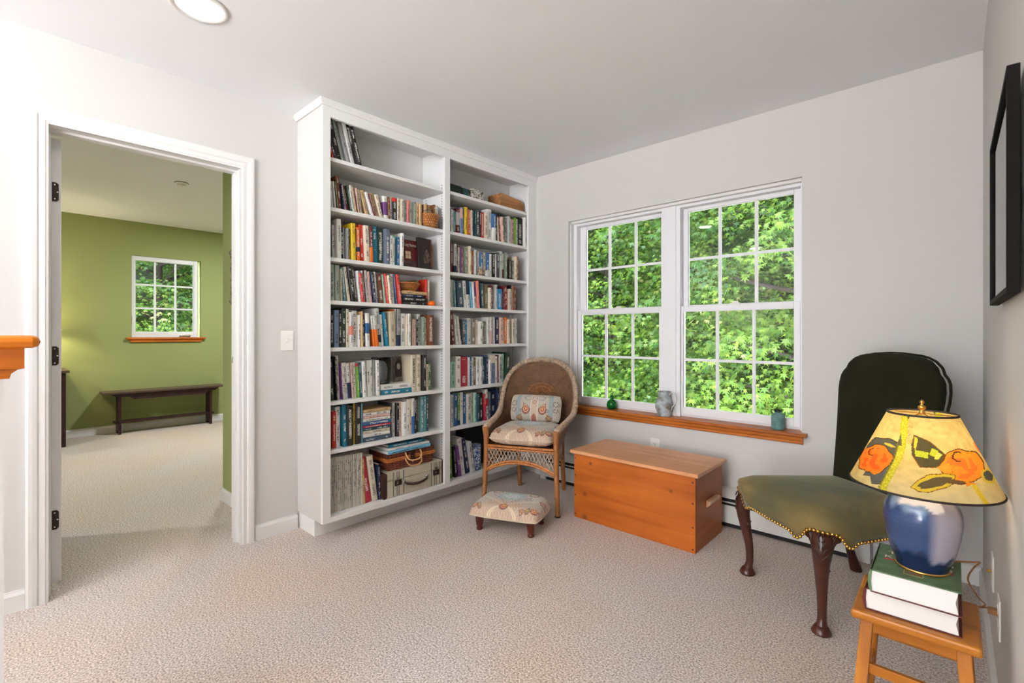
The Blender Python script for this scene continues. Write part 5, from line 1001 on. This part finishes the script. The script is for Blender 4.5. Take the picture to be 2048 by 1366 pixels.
st = np.interp(py, [260, 500, 650, 800, 900, 1000, 1120], [612, 600, 590, 560, 520, 480, 430]); d_ = px - st; put((abs(d_) < 36) & (py > 250), (176, 170, 44)); put((d_ > -52) & (d_ < -32) & (py > 600) & (nf > .4), (120, 116, 40)); put((abs(d_) < 26) & (nf > .55) & (py > 250), (206, 196, 60)); put((d_ > 40) & (d_ < 80) & (py > 330) & (py < 620) & (nf > .8), (150, 110, 40)); put(poly([(620, 270), (660, 280), (640, 330)]), (80, 78, 50)); put(poly([(575, 500), (590, 650), (540, 640)]), (96, 90, 60))
lf = [(705, 515), (830, 590), (965, 715), (925, 880), (765, 885), (690, 740), (685, 640)]; put(poly([(x + (12 if x > 800 else -10), y + (10 if y > 700 else -8)) for x, y in lf]), (110, 70, 30)); put(poly(lf), (82, 76, 50)); put(poly([(705, 530), (735, 560), (715, 690), (695, 660)]), (214, 186, 60)); put(poly([(705, 690), (830, 715), (825, 785), (715, 765)]), (178, 186, 52)); put(poly([(860, 660), (915, 690), (890, 765), (835, 740)]), (178, 186, 52)); put(poly([(905, 700), (950, 730), (915, 790), (880, 790)]), (200, 196, 80))
put(ell(1130, 850, 185, 200, 30) < 1.05, (96, 60, 30)); put(ell(1130, 850, 185, 195, 30) < 1, (230, 140, 44)); put((ell(1110, 860, 150, 150) < .9) & (nn > -.2), (230, 116, 46)); r_ = ell(1090, 740, 50, 55); put((abs(r_ - 1) < .16) & (px < 1110), (84, 50, 28)); put(poly([(900, 880), (1010, 820), (1040, 1000), (1000, 980)]), (226, 150, 50)); put(poly([(1150, 1030), (1240, 1040), (1150, 1085)]), (226, 130, 40))
put(ell(880, 1060, 190, 90, -22) < 1.05, (120, 74, 26)); put(ell(880, 1060, 190, 85, -22) < 1, (204, 178, 56)); put(ell(885, 1060, 150, 52, -22) < 1, (96, 84, 56)); put(poly([(1000, 1000), (1150, 1030), (1110, 1070), (1000, 1060)]), (104, 82, 52))
put(ell(1350, 940, 68, 88, -10) < 1, (200, 176, 60)); put(ell(1350, 935, 45, 62, -10) < 1, (84, 84, 74)); put(np.abs((px - 1215) - (py - 1060) * .5) < np.where((py > 1050), 24, 0), (214, 186, 56)); put(ell(1268, 600, 22, 75, -25) < 1, (226, 126, 60))
put(ell(1060, 470, 300, 14, 60) < 0, (0, 0, 0))
m = MB(); m.v = list(zip(X.tolist(), Y.tolist(), Z.tolist())); m.c = np.concatenate([np.clip(col, 0, 1), np.ones((n, 1))], 1)
for i in range(NA):
    for k in range(NV - 1): m.f.append((i * NV + k, ((i + 1) % NA) * NV + k, ((i + 1) % NA) * NV + k + 1, i * NV + k + 1)); m.m.append(0)
shd = m.build('lamp_shade', sm, lp, smooth=True, fix=False)
trimb_m = mat('dark_shade_trim', (40, 30, 28), .6)
for r_, z_ in ((RB, ZB_), (RT, ZT_)): MB().tube([(r_ * math.cos(q), r_ * math.sin(q), z_) for q in np.linspace(0, 2 * math.pi, 72, endpoint=False)], .0022, 6, True, sy=1.3).build('shade_trim', trimb_m, shd, smooth=True)
sp_ = MB()
for k in range(3): a_ = k * 2.094 + .4; sp_.tube([(0, 0, .3985), (RT * math.cos(a_), RT * math.sin(a_), .394)], .0012, 5)
sp_.build('spider', brass_m, shd)
bl_ = bpy.data.lights.new('lamp_bulb_light', 'POINT'); bl_.energy = 2.2; bl_.color = (1, .92, .8); bl_.shadow_soft_size = .035; q = bpy.data.objects.new('lamp_bulb_light', bl_); C.objects.link(q); q.location = (lx, ly, lz + .385)
q.location = (lx, ly, lz + .31)
bpy.data.objects['bulb'].visible_shadow = True
# cord and wall plates on the right wall
cord_m = mat('tan_cord', (150, 104, 62), .45)
cord = catmull([(-.03, 1.69, .547), (.0, 1.715, .551), (.035, 1.74, .552), (.052, 1.772, .545), (.04, 1.79, .52), (.03, 1.83, .47), (.05, 1.885, .41), (.068, 1.94, .37), (.055, 1.955, .352), (.072, 1.97, .35), (.078, 1.972, .346)], 8)
t = tag(MB().tube(cord, .0022, 6).build('lamp_cord', cord_m, None, smooth=True), 'thin tan cord running from the lamp to the wall outlet', 'cord')
MB().box(.074, .0945, 1.96, 1.982, .337, .353).build('plug', cord_m, t, bevel=.002)
def plate(name, label, cat, loc, nrm, kind):
    t = thing(name, label, cat, loc, {'x-': math.pi, 'x+': 0, 'y-': -math.pi / 2}[nrm])
    MB().box(0, .005, -.035, .035, -.0575, .0575).build('wall_plate', plate_m, t, bevel=.002)
    if kind == 'outlet':
        for z_ in (.02, -.02):
            q = MB().prism([(.017 * math.cos(a) , z_ + .0145 * math.sin(a)) for a in np.linspace(0, 2 * math.pi, 16, endpoint=False)], 'x', .004, .0065).build('socket', plate_m, t)
            MB().box(.0065, .0068, -.008, -.006, z_ - .002, z_ + .007).box(.0065, .0068, .006, .008, z_ - .002, z_ + .007).box(.0065, .0068, -.002, .002, z_ - .009, z_ - .005).build('slots', black_m, q)
    elif kind == 'switch':
        MB().box(.004, .0065, -.006, .006, -.013, .013).prism([(-.004, -.004), (-.004, .004), (.004, .004), (.004, -.004)], 'x', .005, .016).build('toggle', plate_m, t, bevel=.001)
    else:
        MB().lathe([(0, 0), (.005, 0), (.004, .018), (0, .018)], 10).build('connector', brass_m, t, smooth=True).rotation_euler = (0, math.pi / 2, 0)
    return t
plate('light_switch', 'white toggle light switch on the wall between door and bookcase', 'light switch', (-2.8648, 1.175, 1.11), 'x+', 'switch')
plate('outlet', 'white outlet on the wall above the chest lid', 'outlet', (-1.491, 3.0598, .383), 'y-', 'outlet')
plate('outlet', 'white outlet near the floor with the lamp cord plugged in', 'outlet', (.0998, 1.97, .333), 'x-', 'outlet')
plate('cable_plate', 'white cable plate on the right wall, farther than the plugged outlet', 'wall plate', (.0998, 2.27, .355), 'x-', 'cable')
# framed picture
t = thing('framed_picture', 'thin black framed picture hanging on the right wall', 'picture', (.0995, 1.6035, 1.4455))
hy, hz = .2875, .2175; m = MB()
for (a0, a1, b0, b1) in ((-hy, -hy + .013, -hz, hz), (hy - .013, hy, -hz, hz), (-hy + .013, hy - .013, -hz, -hz + .013), (-hy + .013, hy - .013, hz - .013, hz)): m.box(-.0245, -.006, a0, a1, b0, b1)
m.build('frame', mat('black_frame', (20, 17, 15), .7, spec=.1), t, bevel=.001)
MB().box(-.015, -.007, -hy + .013, hy - .013, -hz + .013, hz - .013).build('print', mat('pale_print', (206, 204, 198), .5, c2=(188, 188, 184), vscale=9), t)
MB().box(-.019, -.0175, -hy + .013, hy - .013, -hz + .013, hz - .013).build('glass', glass_m, t)
MB().lathe([(0, 0), (.004, 0), (.004, .006), (0, .006)], 10).build('bumper', brass_m, t).rotation_euler = (0, -math.pi / 2, 0)
# ---------------------------------------------------------------- baseboard heater
t = thing('baseboard_heater', 'off-white baseboard heater along the wall under the windows', 'heater', (-1.36, 3.0595, 0)); xa, xb = -1.06, 1.055
MB().prism([(0, .02), (0, .215), (-.03, .215), (-.092, .18), (-.092, .172), (-.03, .207), (-.004, .207), (-.004, .02)], 'x', xa, xb).build('hood', heat_m, t)
MB().prism([(-.094, .027), (-.094, .127), (-.09, .131), (-.088, .127), (-.088, .027)], 'x', xa, xb).build('front_panel', heat_m, t)
MB().prism([(-.086, .152), (-.095, .149), (-.095, .145), (-.082, .145)], 'x', xa, xb).build('damper', heat_m, t)
MB().box(xa + .002, xb - .002, -.08, -.004, .001, .17).build('fin_core', slot_m, t)
for a0, a1 in ((xb - .068, xb), (xa, xa + .05)): MB().prism([(0, .002), (0, .216), (-.032, .216), (-.096, .182), (-.096, .002)], 'x', a0, a1).build('end_cap', heat_m, t, bevel=.001)
# ---------------------------------------------------------------- window sill things
t = MB().lathe([(0, .001), (.022, .001), (.034, .01), (.0385, .03), (.034, .052), (.02, .066), (.011, .073), (.0105, .088), (.014, .094), (.0125, .098), (.009, .09), (.0085, .074), (.018, .062), (.031, .048), (.034, .03), (.03, .012), (.02, .006), (0, .006)], 32, cap=False).build('bottle', greenglass_m, None, smooth=True)
t.location = (-1.842, 3.085, .5985); tag(t, 'round green glass bottle at the left end of the window sill', 'bottle')
stone_m = mat('mottled_stoneware', (176, 186, 192), .25, c2=(104, 98, 82), vscale=22)
t = thing('pitcher', 'mottled grey stoneware pitcher on the sill below the mullion', 'pitcher', (-1.432, 3.072, .5985))
MB().lathe([(0, 0), (.045, 0), (.047, .004), (.044, .012), (.05, .03), (.0585, .055), (.058, .075), (.05, .1), (.041, .125), (.039, .145), (.045, .163), (.042, .163), (.036, .145), (.038, .12), (.05, .08), (.052, .05), (.04, .012), (0, .01)], 40, cap=False).build('body', stone_m, t, smooth=True)
MB().tube(catmull([(.036, -.006, .14), (.055, -.008, .158), (.08, -.01, .15), (.088, -.01, .12), (.08, -.01, .09), (.06, -.008, .065), (.053, -.006, .045)], 5), .0075, 8, sy=.6).build('handle', mat('grey_stoneware_handle', (196, 202, 204), .3), t, smooth=True)
jug_m = mat('teal_glaze', (96, 132, 128), .25, var=.2, vscale=30); rimd_m = mat('dark_glaze_rim', (44, 50, 52), .25)
t = thing('jug', 'small ribbed teal stoneware jug at the right end of the window sill', 'jug', (-.745, 3.08, .5985))
pr = [(0, 0), (.031, 0)] + [(.035 + .0011 * math.sin(z_ * 780), z_) for z_ in np.linspace(.004, .075, 40)] + [(.034, .082), (.026, .09), (.018, .093), (.0165, .1)]
MB().lathe(pr, 32).build('body', jug_m, t, smooth=True); MB().lathe([(.016, .096), (.0165, .1), (.0225, .112), (.0205, .1125), (.0145, .102), (.0, .1)], 28, cap=False).build('rim', rimd_m, t, smooth=True)
MB().tube(catmull([(-.016, 0, .108), (-.034, 0, .11), (-.036, 0, .1), (-.029, 0, .09)], 4), .003, 6).build('handle', rimd_m, t, smooth=True)
# ---------------------------------------------------------------- ceiling light, stair wall
canm, n_, l_, b_ = nmat('downlight_lens'); b_.inputs['Emission Color'].default_value = (1, .96, .9, 1); b_.inputs['Emission Strength'].default_value = 6
t = thing('recessed_light', 'lit round recessed ceiling light at the top edge', 'ceiling light', (-2.19, .558, RH))
MB().lathe([(.078, -.001), (.078, -.004), (.098, -.006), (.102, -.004), (.102, 0)], 48, cap=False).build('trim_ring', trim_m, t, smooth=True)
MB().lathe([(0, -.003), (.078, -.003), (.078, -.001), (0, -.001)], 48).build('lens', canm, t)
struct('wall_stair', MB().box(-1.33, -1.236, -5.6, .017, 0, 1.07), wall_m)
e = bpy.data.objects.new('trim_7', None); C.objects.link(e); e['kind'] = 'structure'; e['label'] = 'orange oak cap on the stair half wall'
capm = wood('oak_cap', (150, 66, 8), (206, 118, 26), .25, axis=1, scale=.7)
MB().box(-1.37, -1.196, -5.6, .062, 1.1245, 1.147).build('cap_board', capm, e, bevel=.0105)
R = []
for y, k in ((-5.6, 0), (.042, 0)): R.append([(-1.35, y, 1.07), (-1.235, y, 1.07), (-1.234, y, 1.078), (-1.226, y, 1.086), (-1.217, y, 1.088), (-1.217, y, 1.1245), (-1.35, y, 1.1245)])
R[1] = [(x, y - {0: .018, 1: .018, 2: .017, 3: .008, 4: 0, 5: 0, 6: 0}[i], z_) for i, (x, y, z_) in enumerate(R[1])]
MB().loft(R).build('apron', capm, e)
t = thing('added_floor_lamp', 'unseen floor lamp added behind the viewer to brighten the ceiling', 'floor lamp', (-1.0, -1.9, 0))  # unseen fitting added to carry the ceiling uplight
MB().lathe([(0, 0), (.14, 0), (.14, .02), (.02, .035), (0, .035)], 32).build('base', bronze_m, t, smooth=True, angle=40)
MB().lathe([(.012, .03), (.012, 1.7), (.03, 1.71)], 16, cap=False).build('pole', bronze_m, t, smooth=True)
MB().lathe([(0, 1.70), (.05, 1.705), (.14, 1.745), (.19, 1.79), (.186, 1.79), (.135, 1.752), (.05, 1.715), (0, 1.71)], 40, cap=False).build('bowl_shade', plate_m, t, smooth=True)
# ---------------------------------------------------------------- green room furniture
t = thing('bench', 'long dark wooden bench against the green wall under the far window', 'bench', (-7.08, 1.46, 0))
MB().box(-.105, .15, -.61, .61, .468, .49).build('seat', dktop_m, t, bevel=.003)
ap = [(-.53, .468), (.53, .468), (.53, .455), (.5, .43), (.42, .43), (.39, .395), (-.33, .395), (-.37, .43), (-.49, .43), (-.53, .455)]
for x in (.1, -.08): MB().prism(ap, 'x', x, x + .018).build('apron', dkwood_m, t)
for y in (-.455, .455): MB().prism([(-.085, .468), (.1, .468), (.1, 0), (.06, 0), (.05, .04), (-.02, .04), (-.03, 0), (-.085, 0)], 'y', y - .012, y + .012).build('leg', dkwood_m, t)
MB().box(-.06, .07, -.5, .5, .125, .145).build('stretcher', dkwood_m, t, bevel=.002)
t = thing('dresser', 'dark wooden dresser at the left edge of the green room', 'dresser', (-6.9, .1, 0))
MB().box(-.26, .27, -.9, .425, .0, .752).build('body', dkwood_m, t, bevel=.003); MB().box(-.275, .29, -.92, .452, .752, .777).build('top', dktop_m, t, bevel=.004)
for z0 in (.1, .32, .54):
    q = MB().box(.27, .279, -.87, .395, z0, z0 + .195).build('drawer', dkwood_m, t, bevel=.002)
    for y in (-.6, .1): MB().lathe([(0, 0), (.008, 0), (.012, .014), (0, .02)], 12).build('knob', bronze_m, q).matrix_local = Matrix.Translation((.279, y, z0 + .1)) @ Matrix.Rotation(math.pi / 2, 4, 'Y')
t = thing('bedside_lamp', 'cream shaded lamp on the dark dresser, only its shade edge showing', 'table lamp', (-6.9, .29, .777))
MB().lathe([(0, 0), (.07, 0), (.07, .015), (.02, .03), (.045, .1), (.05, .18), (.015, .26), (.01, .34), (0, .34)], 28).build('base', jug_m, t, smooth=True)
shm = bpy.data.materials.new('cream_shade'); shm.use_nodes = True; n_ = shm.node_tree.nodes; l_ = shm.node_tree.links; n_.remove(n_['Principled BSDF']); df = n_.new('ShaderNodeBsdfDiffuse'); tl = n_.new('ShaderNodeBsdfTranslucent'); ms = n_.new('ShaderNodeMixShader'); df.inputs[0].default_value = tl.inputs[0].default_value = (.8, .74, .6, 1); l_.new(df.outputs[0], ms.inputs[1]); l_.new(tl.outputs[0], ms.inputs[2]); l_.new(ms.outputs[0], n_['Material Output'].inputs[0])
MB().lathe([(.225, .41), (.11, .65)], 40, cap=False).build('lamp_shade', shm, t, smooth=True)
bl_ = bpy.data.lights.new('dresser_lamp_light', 'POINT'); bl_.energy = 17; bl_.color = (1, .84, .55); bl_.shadow_soft_size = .05; q = bpy.data.objects.new('dresser_lamp_light', bl_); C.objects.link(q); q.location = (-6.9, .29, 1.3)
weath_m = mat('weathered_carving', (150, 140, 122), .8, c2=(84, 74, 60), vscale=60, bump=.6, bscale=60)
t = thing('wall_carving', 'weathered grey carved frame on the green side wall by the doorway', 'wall carving', (-3.3, 1.0945, 1.52))
m = MB(); rr3 = random.Random(3)
for s in (-1, 1): m.tube([(s * (.17 + .008 * rr3.uniform(-1, 1)), -.016, z_) for z_ in np.linspace(-.16, .16, 12)], [.014 + .004 * rr3.random() for _ in range(12)], 8)
for s in (-1, 1): m.tube([(x, -.016, s * .16) for x in np.linspace(-.18, .18, 12)], [.018 + .006 * rr3.random() for _ in range(12)], 8)
m.build('frame', weath_m, t, smooth=True); MB().box(-.16, .16, -.012, 0, -.15, .15).build('backing', dkwood_m, t)
t = thing('smoke_detector', 'small white round detector on the green room ceiling', 'detector', (-5.05, 1.155, GC)); MB().lathe([(0, -.03), (.03, -.03), (.036, -.012), (.05, -.008), (.052, 0), (0, 0)], 28).build('body', plate_m, t, smooth=True, angle=40); MB().tube([(.053 * math.cos(a), .053 * math.sin(a), -.002) for a in np.linspace(0, 2 * math.pi, 24, endpoint=False)], .002, 5, True).build('dark_gap', slot_m, t)
# ---------------------------------------------------------------- outdoors: maples and the wooded slope
def leafmat(name, tr=.35):
    m = bpy.data.materials.new(name); m.use_nodes = True; n = m.node_tree.nodes; l = m.node_tree.links; n.remove(n['Principled BSDF'])
    at = n.new('ShaderNodeAttribute'); at.attribute_name = 'col'; df = n.new('ShaderNodeBsdfDiffuse'); tl = n.new('ShaderNodeBsdfTranslucent'); gl = n.new('ShaderNodeBsdfGlossy'); gl.inputs['Roughness'].default_value = .45; gl.inputs[0].default_value = (.5, .6, .5, 1)
    ms = n.new('ShaderNodeMixShader'); ms.inputs[0].default_value = tr; m2 = n.new('ShaderNodeMixShader'); m2.inputs[0].default_value = .05
    l.new(at.outputs[0], df.inputs[0]); l.new(at.outputs[0], tl.inputs[0]); l.new(df.outputs[0], ms.inputs[1]); l.new(tl.outputs[0], ms.inputs[2]); l.new(ms.outputs[0], m2.inputs[1]); l.new(gl.outputs[0], m2.inputs[2]); l.new(m2.outputs[0], n['Material Output'].inputs[0]); return m
leaf_m = leafmat('maple_leaf'); bark2_m = mat('maple_bark', (34, 30, 24), .9, bump=.6, bscale=30, var=.3, vscale=10)
def foliage_mesh(seed, nspray, R, H0_, H1_, per=26, leaf=.1, warm=.1, name='foliage'):
    rs = np.random.RandomState(seed)
    th = rs.uniform(0, 2 * np.pi, nspray); hh = H0_ + (H1_ - H0_) * rs.rand(nspray); f = (hh - H0_) / (H1_ - H0_)
    Rm = R * np.sqrt(np.clip(1 - (2 * f - .85) ** 2 * .75, .12, 1)); rad = Rm * np.sqrt(rs.uniform(.25, 1, nspray))
    cs = np.stack([rad * np.cos(th), rad * np.sin(th), hh], 1); sc_ = np.repeat(np.arange(nspray), per); N = len(sc_)
    # a spray is a drooping plate pointing outwards
    a = rs.uniform(-1, 1, N); b = rs.uniform(-1, 1, N); out = np.stack([np.cos(th), np.sin(th)], 1)[sc_]; tan_ = np.stack([-np.sin(th), np.cos(th)], 1)[sc_]
    pos = cs[sc_].copy(); pos[:, :2] += out * (a * .34)[:, None] + tan_ * (b * .3)[:, None]; pos[:, 2] += -.12 * a - .1 * b ** 2 + rs.normal(0, .045, N)
    yaw = np.arctan2(out[:, 1], out[:, 0]) + rs.normal(0, .9, N); tilt = rs.uniform(.35, 1.25, N); s = leaf * rs.uniform(.6, 1.15, N)
    angs = np.radians([0, 24, 48, 74, 100, 125, 155, 180, 205, 235, 260, 286, 312, 336]); rads = np.array([1, .36, .86, .3, .62, .24, .3, .1, .3, .24, .62, .3, .86, .36])
    k = len(angs); lx_ = np.cos(angs) * rads; ly_ = np.sin(angs) * rads; lz_ = -.12 * rads ** 2
    cy, sy = np.cos(yaw), np.sin(yaw); ct, st = np.cos(tilt), np.sin(tilt)
    X = lx_[None] * s[:, None]; Y = ly_[None] * s[:, None]; Z = lz_[None] * s[:, None]
    X2 = X * ct[:, None] + Z * st[:, None]; Z2 = -X * st[:, None] + Z * ct[:, None]
    VX = pos[:, :1] + X2 * cy[:, None] - Y * sy[:, None]; VY = pos[:, 1:2] + X2 * sy[:, None] + Y * cy[:, None]; VZ = pos[:, 2:] + Z2
    V = np.stack([VX, VY, VZ], 2).reshape(-1, 3)
    me = bpy.data.meshes.new(name); me.vertices.add(len(V)); me.vertices.foreach_set('co', V.astype(np.float32).ravel()); me.loops.add(N * k); me.loops.foreach_set('vertex_index', np.arange(N * k, dtype=np.int32)); me.polygons.add(N); me.polygons.foreach_set('loop_start', np.arange(0, N * k, k, dtype=np.int32)); me.polygons.foreach_set('loop_total', np.full(N, k, dtype=np.int32))
    g1 = np.array(lin((104, 168, 52))) * .3; g2 = np.array(lin((186, 228, 92))) * .3; g3 = np.array(lin((60, 128, 56))) * .3; g4 = np.array(lin((236, 214, 160))) * .3
    t_ = rs.rand(N)[:, None]; spr = rs.rand(nspray)[sc_][:, None]; c = g1 * (1 - t_) + g2 * t_; c = c * (.62 + .6 * ((spr * 7) % 1)); c = np.where(spr < .35, c * .3 + g3 * .6, c); c = np.where((spr > 1 - warm) & (t_ > .45), c * .45 + g4 * .55, c)
    c = np.repeat(np.concatenate([c, np.ones((N, 1))], 1), k, 0)
    at = me.color_attributes.new('col', 'FLOAT_COLOR', 'POINT'); at.data.foreach_set('color', c.astype(np.float32).ravel()); me.materials.append(leaf_m); me.update(); return me
FM = [foliage_mesh(1, 1500, 2.9, -2.0, 6.0, 60, .062, .05), foliage_mesh(2, 1500, 2.9, -2.0, 6.0, 60, .062, .03)]
def trunk_mesh():
    m = MB(); m.tube([(0, 0, -3.4), (.05, .02, -1), (-.04, .05, 1.5), (.05, 0, 4.5)], [.17, .14, .1, .04], 10); rt = random.Random(7)
    for i in range(34):
        z0 = -1.6 + i * .19; a = i * 2.4; L_ = 2.3 * (1 - .35 * abs(i - 14) / 20); pts = [(0, 0, z0)]
        for s in (.3, .65, 1.0): pts.append((math.cos(a + .15 * s) * L_ * s, math.sin(a + .15 * s) * L_ * s, z0 + .7 * s - .15 * s * s + rt.uniform(-.05, .05)))
        m.tube(pts, [.045, .03, .018, .006], 6)
    return m.mesh('trunk', bark2_m, True)
TM = trunk_mesh(); TG = 'maples outside the windows'
def maple(x, y, z, s, rz, k, label):
    t = thing('maple_tree', label, 'tree', (x, y, -3.4 + z), rz, TG); t.scale = (s, s, s)
    for nm, me in (('foliage', FM[k]), ('trunk', TM)):
        o = bpy.data.objects.new(nm, me); C.objects.link(o); o.parent = t; o.location = (0, 0, 3.4)
for i, (x, y, z, s, rz, k, lb) in enumerate((
    (-1.2, 7.4, 0, 1, .3, 0, 'bright green maple right behind the right hand window'), (-4.9, 8.2, .3, 1, 1.7, 1, 'green maple seen through the left hand window'), (2.6, 8.6, .2, 1, 2.9, 1, 'maple standing to the right beyond the right window frame'),
    (-2.9, 11.0, 1.2, 1.15, 4.1, 0, 'deeper maple between the two nearer ones'), (-8.2, 11.4, 1.0, 1.2, .9, 0, 'maple far left of the window view'), (1.0, 12.6, 1.6, 1.25, 5.2, 1, 'rear maple high up the slope behind the bright one'),
    (-12.4, 2.4, 0.2, 1, .7, 1, 'maple filling the far green room window'), (-13.2, 6.0, .8, 1.1, 2.2, 0, 'maple at the right of the far window view'), (-14.5, -1.0, .5, 1.1, 3.3, 0, 'maple at the left of the far window view'))):
    maple(x, y, z, s, rz, k, lb)
# wooded slope behind and lawn
m = MB(); nx, ny = 60, 40
for i in range(nx):
    for j in range(ny):
        x = -34 + 50 * i / (nx - 1); y = -12 + 40 * j / (ny - 1); dd_ = max(0, y - 11, -(x + 13) - 1.0); m.v.append((x, y, -3.4 + min(16, dd_ * 2.2) + .5 * math.sin(x * 1.3) * math.cos(y * 1.1)))
for i in range(nx - 1):
    for j in range(ny - 1):
        if m.v[i * ny + j][1] < 3.6 and m.v[i * ny + j][0] > -8.5: continue
        m.f.append((i * ny + j, (i + 1) * ny + j, (i + 1) * ny + j + 1, i * ny + j + 1)); m.m.append(0)
slope = m.build('ground', mat('undergrowth', (34, 52, 26), .95, c2=(12, 22, 12), vscale=1.6, bump=.8, bscale=6), None, smooth=True, fix=False); slope['kind'] = 'structure'
